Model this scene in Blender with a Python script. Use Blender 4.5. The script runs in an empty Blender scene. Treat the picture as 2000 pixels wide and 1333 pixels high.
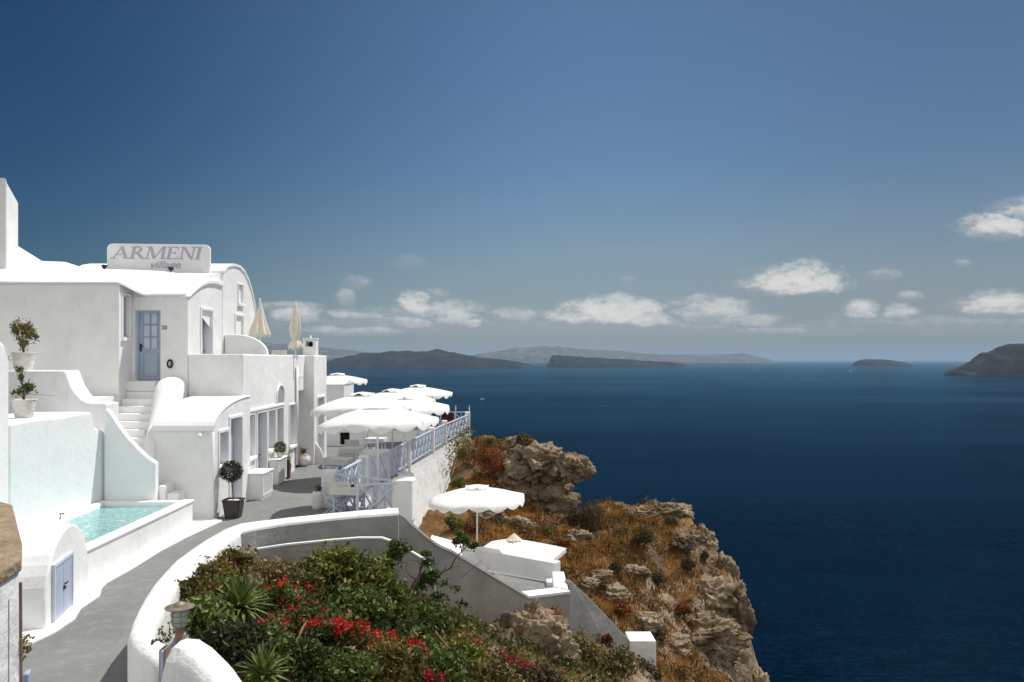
import bpy, bmesh, math, random
import numpy as np
from mathutils import Vector, Matrix, noise
R = math.radians
sc = bpy.context.scene
col = sc.collection
random.seed(7)

# ------------------------------------------------------------------ camera
F, CX, CY, EYE = 1560.0, 965.0, 703.0, 4.0
cam = bpy.data.cameras.new('camera')
cam.sensor_width = 36.0
cam.lens = F / 2000 * 36
cam.shift_x = (1000 - CX) / 2000
cam.shift_y = (CY - 666.5) / 2000
cam.clip_start = 0.1
cam.clip_end = 400000
co = bpy.data.objects.new('camera', cam)
co.location = (0, 0, EYE)
co.rotation_euler = (R(90), 0, 0)
col.objects.link(co)
sc.camera = co

def X(px, Y): return (px - CX) * Y / F
def Z(py, Y): return EYE - (py - CY) * Y / F
def YX(px, x): return x * F / (px - CX)
def P(px, py, Y): return Vector((X(px, Y), Y, Z(py, Y)))
def G(px, py, z):
    Y = (EYE - z) * F / (py - CY)
    return Vector((X(px, Y), Y, z))

# ------------------------------------------------------------------ light
SUN_AZ, SUN_EL = 52.0, 60.0
EXPOSURE = 0.22
sc.view_settings.view_transform = 'Standard'
sc.view_settings.look = 'None'
sc.view_settings.exposure = EXPOSURE
sc.view_settings.gamma = 1.0
sc.view_settings.use_curve_mapping = False
sd = Vector((math.sin(R(SUN_AZ)) * math.cos(R(SUN_EL)), math.cos(R(SUN_AZ)) * math.cos(R(SUN_EL)), math.sin(R(SUN_EL))))
sl = bpy.data.lights.new('sun', 'SUN')
sl.energy = 3.8
sl.angle = R(0.5)
sl.color = (1.0, 0.965, 0.91)
so = bpy.data.objects.new('sun', sl)
so.rotation_euler = sd.to_track_quat('Z', 'Y').to_euler()
so.location = (30, 20, 60)
col.objects.link(so)
sc.cycles.max_bounces = 8
sc.cycles.diffuse_bounces = 4
sc.cycles.glossy_bounces = 3
sc.cycles.transmission_bounces = 4
sc.cycles.transparent_max_bounces = 8
sc.cycles.volume_bounces = 0
sc.cycles.sample_clamp_indirect = 6.0

class NT:
    """small helper round a node tree"""
    def __init__(s, nt): s.nt = nt; s.l = nt.links
    def n(s, t, **kw):
        nd = s.nt.nodes.new(t)
        ins = kw.pop('ins', {})
        for k, v in kw.items(): setattr(nd, k, v)
        for k, v in ins.items():
            if hasattr(v, 'default_value') or isinstance(v, bpy.types.NodeSocket): s.l.new(v, nd.inputs[k])
            else: nd.inputs[k].default_value = v
        return nd
    def m(s, op, a, b=0.0, c=None, clamp=False):
        ins = {0: a, 1: b}
        if c is not None: ins[2] = c
        nd = s.n('ShaderNodeMath', operation=op, use_clamp=clamp, ins=ins)
        return nd.outputs[0]
    def mix(s, fac, a, b, typ='MIX'):
        nd = s.n('ShaderNodeMix', data_type='RGBA', blend_type=typ)
        for k, v in ((0, fac), (6, a), (7, b)):
            if isinstance(v, bpy.types.NodeSocket): s.l.new(v, nd.inputs[k])
            else: nd.inputs[k].default_value = v if k == 0 else (tuple(v) + (1,) if len(v) == 3 else v)
        return nd.outputs[2]
    def ramp(s, fac, stops):
        nd = s.n('ShaderNodeValToRGB')
        s.l.new(fac, nd.inputs[0])
        el = nd.color_ramp.elements
        while len(el) < len(stops): el.new(0.5)
        for e, (p, c) in zip(el, stops):
            e.position = p
            e.color = tuple(c) + (1,) if len(c) == 3 else c
        return nd.outputs[0]
    def smooth(s, v, a, b, lo=0.0, hi=1.0):
        nd = s.n('ShaderNodeMapRange', interpolation_type='SMOOTHSTEP', ins={0: v, 1: a, 2: b, 3: lo, 4: hi})
        return nd.outputs[0]

# world: Nishita sky with drifting cumulus in the directions they stand in
w = bpy.data.worlds.new('World')
sc.world = w
w.use_nodes = True
w.node_tree.nodes.clear()
t = NT(w.node_tree)
sky = t.n('ShaderNodeTexSky', sky_type='NISHITA', sun_disc=False)
sky.sun_elevation = R(SUN_EL)
sky.sun_rotation = R(SUN_AZ)
sky.altitude = 100
sky.air_density = 1.0
sky.dust_density = 0.6
sky.ozone_density = 2.5
SKY_STR = 0.12
tc = t.n('ShaderNodeTexCoord')
sx = t.n('ShaderNodeSeparateXYZ', ins={0: tc.outputs['Generated']})
yy = t.m('MAXIMUM', sx.outputs[1], 0.02)
U = t.m('DIVIDE', sx.outputs[0], yy)
V = t.m('DIVIDE', sx.outputs[2], yy)
front = t.m('GREATER_THAN', sx.outputs[1], 0.05)
uv = t.n('ShaderNodeCombineXYZ', ins={0: U, 1: t.m('MULTIPLY', V, 1.7), 2: 0.0}).outputs[0]
n1 = t.n('ShaderNodeTexNoise', ins={'Vector': uv, 'Scale': 46.0, 'Detail': 9.0, 'Roughness': 0.66})
n2 = t.n('ShaderNodeTexNoise', ins={'Vector': uv, 'Scale': 12.0, 'Detail': 4.0, 'Roughness': 0.55})
nn = t.m('ADD', t.m('MULTIPLY', t.m('SUBTRACT', n1.outputs[0], 0.5), 1.9), t.m('MULTIPLY', t.m('SUBTRACT', n2.outputs[0], 0.5), 1.4))
# (px, py, half width, up, down, strength)
CL = [(1550, 560, 88, 36, 15, 1.0), (1180, 622, 105, 32, 15, .8), (1250, 628, 70, 20, 11, .6), (1380, 612, 80, 26, 22, .55), (1460, 630, 60, 14, 10, .45),
      (1683, 613, 32, 20, 12, .62), (1755, 615, 34, 16, 12, .55), (1945, 600, 80, 24, 22, .72), (1778, 580, 26, 9, 7, .4),
      (1945, 447, 75, 24, 20, .72), (2060, 420, 110, 30, 20, .6), (812, 602, 34, 26, 14, .85), (800, 630, 50, 16, 14, .5), (885, 622, 50, 18, 18, .6), (925, 634, 16, 12, 8, .6),
      (580, 618, 52, 16, 14, .6), (655, 617, 24, 10, 8, .55), (700, 620, 44, 8, 7, .45), (640, 648, 60, 10, 9, .45), (715, 648, 70, 9, 8, .42),
      (700, 553, 26, 13, 12, .26), (676, 588, 16, 18, 12, .3), (1000, 620, 48, 14, 10, .42), (800, 515, 26, 13, 9, .13), (1225, 550, 15, 9, 7, .15),
      (1725, 540, 34, 10, 8, .25), (1640, 643, 90, 9, 8, .22), (850, 575, 26, 9, 8, .25), (1880, 515, 14, 7, 7, .25), (1100, 642, 120, 12, 10, .2), (1860, 640, 70, 10, 9, .22),
      (2300, 600, 160, 40, 20, .7), (-300, 610, 200, 30, 20, .6),
      (720, 636, 230, 26, 18, .26), (1250, 640, 330, 16, 14, .24), (1850, 636, 260, 16, 16, .24), (845, 612, 90, 22, 22, .5), (560, 600, 60, 8, 8, .4), (1330, 596, 30, 8, 14, .4), (1500, 648, 90, 7, 7, .3)]
acc = None; tsh = None
for (px, py, a, bu, bd, st) in CL:
    u0, v0 = (px - CX) / F, (CY - py) / F
    a *= 1.2; bu *= 1.3; bd *= 1.1; st = min(1, st * 1.3 + .04)
    du = t.m('MULTIPLY', t.m('SUBTRACT', U, u0), F / a)
    dv = t.m('SUBTRACT', V, v0)
    dv = t.m('MAXIMUM', t.m('MULTIPLY', dv, F / bu), t.m('MULTIPLY', dv, -F / bd))
    r2 = t.m('ADD', t.m('MULTIPLY', du, du), t.m('MULTIPLY', dv, dv))
    e = t.m('SUBTRACT', 1.0, r2)
    e = t.m('ADD', e, t.m('MULTIPLY', nn, 1.25))
    k = t.m('MULTIPLY', t.smooth(e, -0.55, 0.95), st)
    tf_ = t.m('ADD', t.m('MULTIPLY', t.m('SUBTRACT', V, v0), F / bu), t.m('MULTIPLY', du, .35))
    if acc is None: acc, tsh = k, tf_
    else:
        gt = t.m('GREATER_THAN', k, acc)
        tsh = t.m('ADD', t.m('MULTIPLY', tsh, t.m('SUBTRACT', 1.0, gt)), t.m('MULTIPLY', tf_, gt))
        acc = t.m('MAXIMUM', acc, k)
acc = t.m('MULTIPLY', acc, front)
bill = t.n('ShaderNodeTexNoise', ins={'Vector': uv, 'Scale': 60.0, 'Detail': 6.0, 'Roughness': 0.6})
cb = t.smooth(t.m('ADD', t.m('ADD', t.m('MULTIPLY', acc, .7), t.m('MULTIPLY', tsh, .45)), t.m('MULTIPLY', t.m('SUBTRACT', bill.outputs[0], 0.5), 1.25)), 0.1, .85)
ccol = t.mix(cb, (2.6, 2.8, 3.05), (5.3, 5.2, 5.0))
grade = t.n('ShaderNodeHueSaturation', ins={'Saturation': 1.12, 'Value': 1.0, 'Color': sky.outputs[0]}).outputs[0]
# deep blue to the left; pale fill added behind the viewpoint and overhead lifts shaded walls
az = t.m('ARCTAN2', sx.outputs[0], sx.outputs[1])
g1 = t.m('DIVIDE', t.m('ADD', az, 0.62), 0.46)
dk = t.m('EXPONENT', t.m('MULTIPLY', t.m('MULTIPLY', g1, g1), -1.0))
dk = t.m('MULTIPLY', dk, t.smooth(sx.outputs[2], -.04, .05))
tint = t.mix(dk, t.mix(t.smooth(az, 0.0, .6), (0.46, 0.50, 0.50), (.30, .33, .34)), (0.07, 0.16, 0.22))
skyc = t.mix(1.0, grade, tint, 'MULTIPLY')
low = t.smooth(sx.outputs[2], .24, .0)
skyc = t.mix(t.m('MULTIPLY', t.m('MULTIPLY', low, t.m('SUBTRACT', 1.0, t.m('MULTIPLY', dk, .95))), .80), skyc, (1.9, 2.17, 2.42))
back_fill = t.m('MULTIPLY', t.smooth(sx.outputs[1], .25, -.35), t.smooth(sx.outputs[2], -.05, .1))
skyc = t.mix(back_fill, skyc, (5.6, 5.5, 5.3))
high = t.smooth(sx.outputs[2], .55, .85)
skyc = t.mix(t.m('MULTIPLY', high, .5), skyc, (3.4, 3.6, 3.8))
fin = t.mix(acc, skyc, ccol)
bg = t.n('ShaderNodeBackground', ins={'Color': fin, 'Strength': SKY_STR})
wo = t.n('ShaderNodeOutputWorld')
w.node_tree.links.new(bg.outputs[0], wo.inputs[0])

# ------------------------------------------------------------------ materials
def mat(name, base, rough=0.8, spec=0.3, var=None, vscale=2.0, bump=0.0, bscale=20.0, bdist=0.02, extra=None, metal=0.0, trans=None):
    m = bpy.data.materials.new(name)
    m.use_nodes = True
    nt = m.node_tree
    nt.nodes.clear()
    t = NT(nt)
    out = t.n('ShaderNodeOutputMaterial')
    b = t.n('ShaderNodeBsdfPrincipled', ins={'Roughness': rough, 'Metallic': metal, 'Specular IOR Level': spec})
    geo = t.n('ShaderNodeNewGeometry')
    pos = geo.outputs['Position']
    c = None
    if var:
        nz = t.n('ShaderNodeTexNoise', ins={'Vector': pos, 'Scale': vscale, 'Detail': 6.0, 'Roughness': 0.6})
        f = t.smooth(nz.outputs[0], 0.3, 0.7)
        c = t.mix(f, base, var)
    if extra: c = extra(t, pos, c, geo, b)
    if c is not None and isinstance(c, bpy.types.NodeSocket): nt.links.new(c, b.inputs['Base Color'])
    else: b.inputs['Base Color'].default_value = tuple(base) + (1,)
    if bump:
        n1 = t.n('ShaderNodeTexNoise', ins={'Vector': pos, 'Scale': bscale, 'Detail': 5.0, 'Roughness': 0.6})
        n2 = t.n('ShaderNodeTexNoise', ins={'Vector': pos, 'Scale': bscale / 7, 'Detail': 2.0})
        h = t.m('ADD', n1.outputs[0], t.m('MULTIPLY', n2.outputs[0], 3.0))
        bp = t.n('ShaderNodeBump', ins={'Strength': bump, 'Distance': bdist, 'Height': h})
        nt.links.new(bp.outputs[0], b.inputs['Normal'])
    if trans:
        tr = t.n('ShaderNodeBsdfTranslucent', ins={'Color': tuple(trans[1]) + (1,)})
        mx = t.n('ShaderNodeMixShader', ins={0: trans[0], 1: b.outputs[0], 2: tr.outputs[0]})
        nt.links.new(mx.outputs[0], out.inputs[0])
    else:
        nt.links.new(b.outputs[0], out.inputs[0])
    return m

def streaks(col_, lo, hi, amt):
    """vertical weather streaks and blotches of the paint itself"""
    def f(t, pos, c, geo, b):
        mp = t.n('ShaderNodeMapping', ins={'Vector': pos, 'Scale': (3.0, 3.0, 0.5)})
        nz = t.n('ShaderNodeTexNoise', ins={'Vector': mp.outputs[0], 'Scale': 1.6, 'Detail': 8.0, 'Roughness': 0.7})
        return t.mix(t.m('MULTIPLY', t.smooth(nz.outputs[0], lo, hi), amt), c, col_)
    return f

M = {}
M['white'] = mat('white_plaster', (.83, .825, .81), .85, .15, (.76, .76, .75), 1.6, .5, 6.0, .03, streaks((.58, .57, .56), .54, .74, .4))
M['roofwhite'] = mat('white_roof_plaster', (.86, .86, .85), .8, .2, (.82, .82, .82), .8, .45, 5.0, .04)
M['blueish'] = mat('pool_light_tinted_plaster', (.82, .83, .83), .85, .15, (.77, .80, .81), 1.5, .4, 5.0, .035, streaks((.70, .76, .78), .5, .8, .5))  # bluish light off the pool is put into this wall colour
M['rough'] = mat('rough_whitewash', (.80, .795, .78), .9, .1, (.72, .72, .71), 2.5, .7, 8.0, .035, streaks((.55, .53, .5), .55, .75, .5))
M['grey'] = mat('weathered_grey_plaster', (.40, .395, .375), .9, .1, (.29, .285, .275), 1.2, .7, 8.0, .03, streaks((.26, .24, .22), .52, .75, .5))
M['floor'] = mat('grey_cement_floor', (.205, .208, .198), .85, .25, (.17, .174, .167), .7, .35, 14.0, .01, streaks((.285, .285, .275), .45, .72, .6))
M['lav'] = mat('lavender_paint', (.38, .43, .56), .55, .35, (.35, .39, .54), 3.0, .2, 30, .004)
M['lavdoor'] = mat('lavender_door_paint', (.41, .47, .59), .5, .4, (.38, .435, .55), 3.0, .2, 30, .004)
M['paleblue'] = mat('pale_blue_paint', (.58, .63, .74), .55, .35, (.53, .58, .70), 3.0, .2, 30, .004)
M['rail'] = mat('pale_lavender_rail_paint', (.60, .65, .76), .55, .35, (.53, .59, .70), 5.0)
M['glass'] = mat('window_glass', (.10, .13, .16), .08, .6)
M['curtain'] = mat('grey_window_pane', (.34, .34, .37), .35, .5, (.28, .29, .33), 4)
M['canvas'] = mat('white_canvas', (.88, .875, .86), .9, .1, (.85, .845, .83), 4, .3, 9, .02, trans=(.22, (.9, .88, .84)))
M['cream'] = mat('cream_canvas', (.85, .81, .72), .9, .1, (.79, .74, .63), 6, .5, 14, .02, trans=(.15, (.8, .72, .58)))
M['chaircanvas'] = mat('offwhite_chair_canvas', (.68, .67, .62), .9, .1, (.6, .6, .56), 4)
M['whitemetal'] = mat('white_painted_metal', (.78, .78, .77), .4, .4)
M['black'] = mat('black_metal', (.02, .02, .022), .5, .4)
M['planter'] = mat('charcoal_planter', (.045, .04, .042), .6, .3, (.07, .06, .06), 6, .3, 30, .01)
M['maroon'] = mat('maroon_cloth', (.07, .015, .015), .8, .2, (.05, .012, .012), 5)
M['brownpot'] = mat('brown_planter', (.10, .045, .035), .6, .3, (.08, .035, .03), 4)
M['pot'] = mat('white_glazed_pot', (.78, .77, .74), .45, .45, (.7, .68, .64), 5, .2, 20, .01)
M['oldpot'] = mat('chipped_white_clay_pot', (.76, .74, .71), .8, .2, (.62, .58, .53), 9, .6, 20, .02, streaks((.35, .28, .22), .6, .72, .6))
M['soil'] = mat('soil', (.09, .06, .04), .95, .1, (.05, .035, .025), 12, .8, 40, .02)
M['capstone'] = mat('sandy_stone_cap', (.36, .28, .19), .95, .1, (.26, .19, .12), 5, 1.0, 16, .05, streaks((.12, .08, .05), .58, .66, .8))
M['sign'] = mat('sign_lettering_paint', (.42, .42, .52), .8, .2)
M['bronze'] = mat('weathered_bronze', (.15, .125, .105), .6, .4, (.30, .24, .19), 12, metal=.4)
M['rust'] = mat('pinkish_rusty_metal', (.22, .13, .10), .7, .3, (.30, .20, .16), 10)
M['ribglass'] = mat('lamp_glass', (.62, .64, .60), .15, .6, (.48, .50, .46), 30, trans=(.35, (.6, .62, .56)))
M['dark'] = mat('dark_interior', (.02, .018, .016), .9, .1)
M['pooltile'] = mat('pool_plaster', (.80, .90, .90), .6, .3, (.70, .86, .87), 5, .3, 12, .02)
M['bark'] = mat('bark', (.12, .07, .045), .9, .1, (.20, .14, .10), 9, .8, 30, .02)
M['twig'] = mat('dry_twig', (.26, .19, .13), .9, .1, (.16, .11, .07), 9)
M['wicker'] = mat('beige_cushion', (.62, .58, .5), .9, .1)
M['concrete'] = mat('brown_rubble_wall', (.30, .25, .21), .95, .1, (.40, .36, .32), 6, 1.0, 20, .04)

def leafmat(name, stops, nscale=1.6, tint=None, trans=.25, rough=.55):
    m = bpy.data.materials.new(name)
    m.use_nodes = True
    nt = m.node_tree
    nt.nodes.clear()
    t = NT(nt)
    out = t.n('ShaderNodeOutputMaterial')
    geo = t.n('ShaderNodeNewGeometry')
    nz = t.n('ShaderNodeTexNoise', ins={'Vector': geo.outputs['Position'], 'Scale': nscale, 'Detail': 3.0})
    f = t.m('ADD', t.m('MULTIPLY', geo.outputs['Random Per Island'], .55), t.m('MULTIPLY', t.smooth(nz.outputs[0], .35, .65), .45))
    c = t.ramp(f, stops)
    b = t.n('ShaderNodeBsdfPrincipled', ins={'Base Color': c, 'Roughness': rough, 'Specular IOR Level': .3})
    tr = t.n('ShaderNodeBsdfTranslucent', ins={'Color': c})
    mx = t.n('ShaderNodeMixShader', ins={0: trans, 1: b.outputs[0], 2: tr.outputs[0]})
    nt.links.new(mx.outputs[0], out.inputs[0])
    return m
M['leaf'] = leafmat('green_leaves', [(0, (.012, .025, .007)), (.45, (.06, .10, .02)), (.8, (.14, .19, .04)), (1, (.24, .27, .08))])
M['leafyel'] = leafmat('yellow_green_leaves', [(0, (.018, .03, .006)), (.45, (.10, .12, .018)), (.8, (.22, .22, .035)), (1, (.34, .28, .07))])
M['cover'] = leafmat('garden_cover_leaves', [(0, (.012, .015, .006)), (.4, (.06, .075, .02)), (.75, (.15, .15, .04)), (1, (.30, .20, .08))], 1.2)
M['leafbrown'] = leafmat('brownish_green_leaves', [(0, (.03, .028, .01)), (.45, (.13, .11, .028)), (.8, (.28, .20, .06)), (1, (.42, .30, .12))])
M['leafdark'] = leafmat('dark_topiary_leaves', [(0, (.012, .018, .008)), (.6, (.035, .045, .015)), (1, (.09, .085, .03))], 6)
M['olive'] = leafmat('olive_leaves', [(0, (.09, .09, .03)), (.5, (.20, .18, .07)), (1, (.38, .30, .15))], 5)
M['yucca'] = leafmat('yucca_blades', [(0, (.025, .05, .012)), (.5, (.10, .15, .03)), (1, (.26, .28, .08))], 3, trans=.15)
M['agave'] = leafmat('bronze_agave_blades', [(0, (.06, .05, .02)), (.5, (.20, .10, .03)), (1, (.16, .16, .06))], 3)
M['red'] = leafmat('red_petals', [(0, (.35, .006, .01)), (.6, (.62, .012, .015)), (1, (.75, .06, .05))], 4)
M['rosy'] = leafmat('pinkish_red_petals', [(0, (.28, .005, .03)), (.6, (.50, .012, .05)), (1, (.6, .03, .07))], 4)
M['straw'] = leafmat('dry_orange_grass', [(0, (.035, .02, .008)), (.25, (.15, .068, .016)), (.6, (.39, .185, .04)), (1, (.62, .37, .12))], .9, trans=.2, rough=.8)
M['strawgreen'] = leafmat('dry_green_grass', [(0, (.05, .045, .015)), (.5, (.16, .13, .045)), (1, (.34, .24, .10))], 1.2, trans=.2, rough=.8)
M['scrub'] = leafmat('grey_green_scrub', [(0, (.028, .022, .011)), (.5, (.085, .068, .03)), (1, (.19, .14, .065))], 2.2, trans=.12, rough=.85)
M['redbush'] = leafmat('rusty_red_scrub', [(0, (.03, .012, .008)), (.45, (.15, .045, .016)), (1, (.50, .19, .045))], 2.5, trans=.15, rough=.85)

def rockf(t, pos, c, geo, b):
    nz = t.n('ShaderNodeTexNoise', ins={'Vector': pos, 'Scale': 1.1, 'Detail': 10.0, 'Roughness': .68})
    c = t.ramp(nz.outputs[0], [(.30, (.055, .038, .024)), (.44, (.19, .14, .09)), (.56, (.35, .27, .18)), (.74, (.54, .45, .33))])
    v = t.n('ShaderNodeTexVoronoi', ins={'Vector': pos, 'Scale': 4.5, 'Randomness': 1.0})
    n3 = t.n('ShaderNodeTexNoise', ins={'Vector': pos, 'Scale': 2.2, 'Detail': 4.0})
    pit = t.m('MULTIPLY', t.smooth(v.outputs['Distance'], .26, .08), t.smooth(n3.outputs[0], .44, .56))
    return t.mix(t.m('MULTIPLY', pit, .75), c, (.05, .035, .025))
M['rock'] = mat('tan_volcanic_rock', (.4, .35, .28), .95, .1, None, 1, 1.0, 9.0, .12, rockf)

def soilf(t, pos, c, geo, b):
    nz = t.n('ShaderNodeTexNoise', ins={'Vector': pos, 'Scale': .75, 'Detail': 9.0, 'Roughness': .68})
    rock = t.ramp(nz.outputs[0], [(.30, (.06, .042, .028)), (.45, (.19, .14, .095)), (.58, (.34, .26, .18)), (.75, (.50, .42, .32))])
    n2 = t.n('ShaderNodeTexNoise', ins={'Vector': pos, 'Scale': 1.7, 'Detail': 8.0, 'Roughness': .65})
    soil = t.ramp(n2.outputs[0], [(.3, (.05, .028, .012)), (.5, (.17, .085, .03)), (.7, (.30, .16, .055))])
    nzv = t.n('ShaderNodeSeparateXYZ', ins={0: geo.outputs['Normal']}).outputs[2]
    s = t.smooth(t.m('ADD', nzv, t.m('MULTIPLY', t.m('SUBTRACT', n2.outputs[0], .5), .7)), .74, .95)
    return t.mix(s, rock, soil)
M['ground'] = mat('rock_and_dry_soil', (.3, .2, .1), .95, .1, None, 1, 1.0, 7.0, .15, soilf)

# ------------------------------------------------------------------ mesh helpers
class MB:
    def __init__(s): s.v = []; s.f = []
    def add(s, vs, fs):
        o = len(s.v)
        s.v += [tuple(v) for v in vs]
        s.f += [tuple(o + i for i in f) for f in fs]
        return s
    def box(s, x0, x1, y0, y1, z0, z1):
        v = [(x0, y0, z0), (x1, y0, z0), (x1, y1, z0), (x0, y1, z0), (x0, y0, z1), (x1, y0, z1), (x1, y1, z1), (x0, y1, z1)]
        return s.add(v, [(3, 2, 1, 0), (4, 5, 6, 7), (0, 1, 5, 4), (1, 2, 6, 5), (2, 3, 7, 6), (3, 0, 4, 7)])
    def two(s, a, b):
        n = len(a)
        fs = [tuple(range(n - 1, -1, -1)), tuple(range(n, 2 * n))]
        fs += [(i, (i + 1) % n, n + (i + 1) % n, n + i) for i in range(n)]
        return s.add(list(a) + list(b), fs)
    def prism_y(s, poly, y0, y1): return s.two([(x, y0, z) for x, z in poly], [(x, y1, z) for x, z in poly])
    def prism_x(s, poly, x0, x1): return s.two([(x0, y, z) for y, z in poly], [(x1, y, z) for y, z in poly])
    def prism_z(s, poly, z0, z1): return s.two([(x, y, z0) for x, y in poly], [(x, y, z1) for x, y in poly])
    def loft(s, rings, closed=True, caps=True):
        n = len(rings[0]); vs = [p for r in rings for p in r]; fs = []
        for i in range(len(rings) - 1):
            for j in range(n if closed else n - 1):
                k = (j + 1) % n
                fs.append((i * n + j, i * n + k, (i + 1) * n + k, (i + 1) * n + j))
        if caps and closed:
            fs.append(tuple(range(n - 1, -1, -1)))
            fs.append(tuple((len(rings) - 1) * n + i for i in range(n)))
        return s.add(vs, fs)
    def tube(s, pts, rad, n=8):
        pts = [Vector(p) for p in pts]
        if not hasattr(rad, '__len__'): rad = [rad] * len(pts)
        rings = []
        for i, p in enumerate(pts):
            d = (pts[min(i + 1, len(pts) - 1)] - pts[max(i - 1, 0)]).normalized()
            u = d.cross(Vector((0, 0, 1)) if abs(d.z) < .95 else Vector((1, 0, 0))).normalized()
            v = d.cross(u)
            rings.append([p + (u * math.cos(2 * math.pi * k / n) + v * math.sin(2 * math.pi * k / n)) * rad[i] for k in range(n)])
        return s.loft(rings)
    def bar(s, a, b, w, h=None):
        a, b = Vector(a), Vector(b); h = h or w
        d = (b - a).normalized()
        u = d.cross(Vector((0, 0, 1)) if abs(d.z) < .95 else Vector((0, 1, 0))).normalized()
        v = d.cross(u)
        q = [u * sx * w / 2 + v * sy * h / 2 for sx, sy in ((-1, -1), (1, -1), (1, 1), (-1, 1))]
        return s.two([a + k for k in q], [b + k for k in q])
    def lathe(s, prof, c=(0, 0, 0), n=24):
        c = Vector(c)
        rings = [[c + Vector((r * math.cos(2 * math.pi * k / n), r * math.sin(2 * math.pi * k / n), z)) for k in range(n)] for r, z in prof]
        return s.loft(rings)
    def sphere(s, c, r, n=10):
        prof = [(max(.001, r * math.sin(math.pi * i / n)), -r * math.cos(math.pi * i / n)) for i in range(n + 1)]
        return s.lathe(prof, c, n * 2)
    def build(s, name, m, parent=None, bevel=0, segs=2, smooth=False, loc=None, cuts=None):
        me = bpy.data.meshes.new(name)
        me.from_pydata(s.v, [], s.f)
        bm = bmesh.new(); bm.from_mesh(me)
        bmesh.ops.recalc_face_normals(bm, faces=bm.faces)
        bm.to_mesh(me); bm.free()
        me.materials.append(m)
        o = bpy.data.objects.new(name, me)
        col.objects.link(o)
        if cuts:
            c = MB()
            for b in cuts: c.box(*b)
            cme = bpy.data.meshes.new('tmp'); cme.from_pydata(c.v, [], c.f)
            bm = bmesh.new(); bm.from_mesh(cme); bmesh.ops.recalc_face_normals(bm, faces=bm.faces); bm.to_mesh(cme); bm.free()
            cob = bpy.data.objects.new('tmp', cme); col.objects.link(cob)
            md = o.modifiers.new('cut', 'BOOLEAN'); md.operation = 'DIFFERENCE'; md.solver = 'EXACT'; md.object = cob
            bpy.context.view_layer.update()
            nm = bpy.data.meshes.new_from_object(o.evaluated_get(bpy.context.evaluated_depsgraph_get()))
            o.modifiers.clear(); o.data = nm; nm.name = name
            bpy.data.objects.remove(cob); bpy.data.meshes.remove(cme)
            me = nm
        if smooth:
            for p in me.polygons: p.use_smooth = True
        if bevel:
            md = o.modifiers.new('bevel', 'BEVEL'); md.width = bevel; md.segments = segs
            md.limit_method = 'ANGLE'; md.angle_limit = R(40); md.use_clamp_overlap = True
        if parent is not None: attach(o, parent)
        return o

def attach(o, parent):
    o.parent = parent
    o.matrix_parent_inverse = Matrix.Translation(parent.location).inverted() if parent.type == 'EMPTY' else Matrix.Identity(4)

def tag(o, label=None, cat=None, group=None, kind=None):
    if label: o['label'] = label
    if cat: o['category'] = cat
    if group: o['group'] = group
    if kind: o['kind'] = kind
    return o

def thing(name, label, cat, loc=(0, 0, 0), group=None):
    o = bpy.data.objects.new(name, None)
    o.empty_display_size = .2
    col.objects.link(o)
    o.location = loc
    return tag(o, label, cat, group)

def copy_tree(root, loc, rotz=0, label=None, scale=1.0, group=None):
    def rec(o, par):
        c = o.copy(); col.objects.link(c)
        if par is not None: c.parent = par
        for ch in list(o.children): rec(ch, c)
        return c
    r = rec(root, None)
    r.location = loc; r.rotation_euler = (0, 0, rotz); r.scale = (scale,) * 3
    if label: r['label'] = label
    if group: r['group'] = group
    return r

def fast_mesh(name, V_, F_, m, parent=None, smooth=False):
    """numpy arrays -> mesh object; all faces have the same corner count"""
    me = bpy.data.meshes.new(name)
    nf, k = F_.shape
    me.vertices.add(len(V_)); me.vertices.foreach_set('co', V_.astype(np.float32).ravel())
    me.loops.add(nf * k); me.loops.foreach_set('vertex_index', F_.astype(np.int32).ravel())
    me.polygons.add(nf)
    me.polygons.foreach_set('loop_start', np.arange(0, nf * k, k, dtype=np.int32))
    me.polygons.foreach_set('loop_total', np.full(nf, k, dtype=np.int32))
    me.update(calc_edges=True)
    me.materials.append(m)
    if smooth: me.polygons.foreach_set('use_smooth', np.ones(nf, dtype=bool))
    o = bpy.data.objects.new(name, me)
    col.objects.link(o)
    if parent is not None: attach(o, parent)
    return o

rs = np.random.RandomState(11)
def leaves(C_, size, aspect=2.0, up=.3, fold=True):
    """one small quad leaf per centre, random heading"""
    n = len(C_)
    d = rs.normal(size=(n, 3)); d[:, 2] += up
    d /= np.linalg.norm(d, axis=1)[:, None]
    q = rs.normal(size=(n, 3))
    u = np.cross(d, q); u /= np.linalg.norm(u, axis=1)[:, None] + 1e-9
    s_ = size * rs.uniform(.6, 1.35, size=(n, 1))
    a = C_ - d * s_ * .5; c = C_ + d * s_ * .5
    b = C_ + u * s_ * .5 / aspect; e = C_ - u * s_ * .5 / aspect
    V_ = np.stack([a, b, c, e], 1).reshape(-1, 3)
    return V_, np.arange(4 * n).reshape(n, 4)
def blades(C_, h, wd, lean=.35):
    n = len(C_)
    d = rs.normal(size=(n, 3)) * lean; d[:, 2] = 1
    d /= np.linalg.norm(d, axis=1)[:, None]
    hh = h * rs.uniform(.5, 1.4, size=(n, 1))
    a = rs.uniform(0, math.pi, n)
    u = np.stack([np.cos(a), np.sin(a), np.zeros(n)], 1) * wd / 2
    V_ = np.stack([C_ - u, C_ + u, C_ + d * hh], 1).reshape(-1, 3)
    return V_, np.arange(3 * n).reshape(n, 3)
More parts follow.
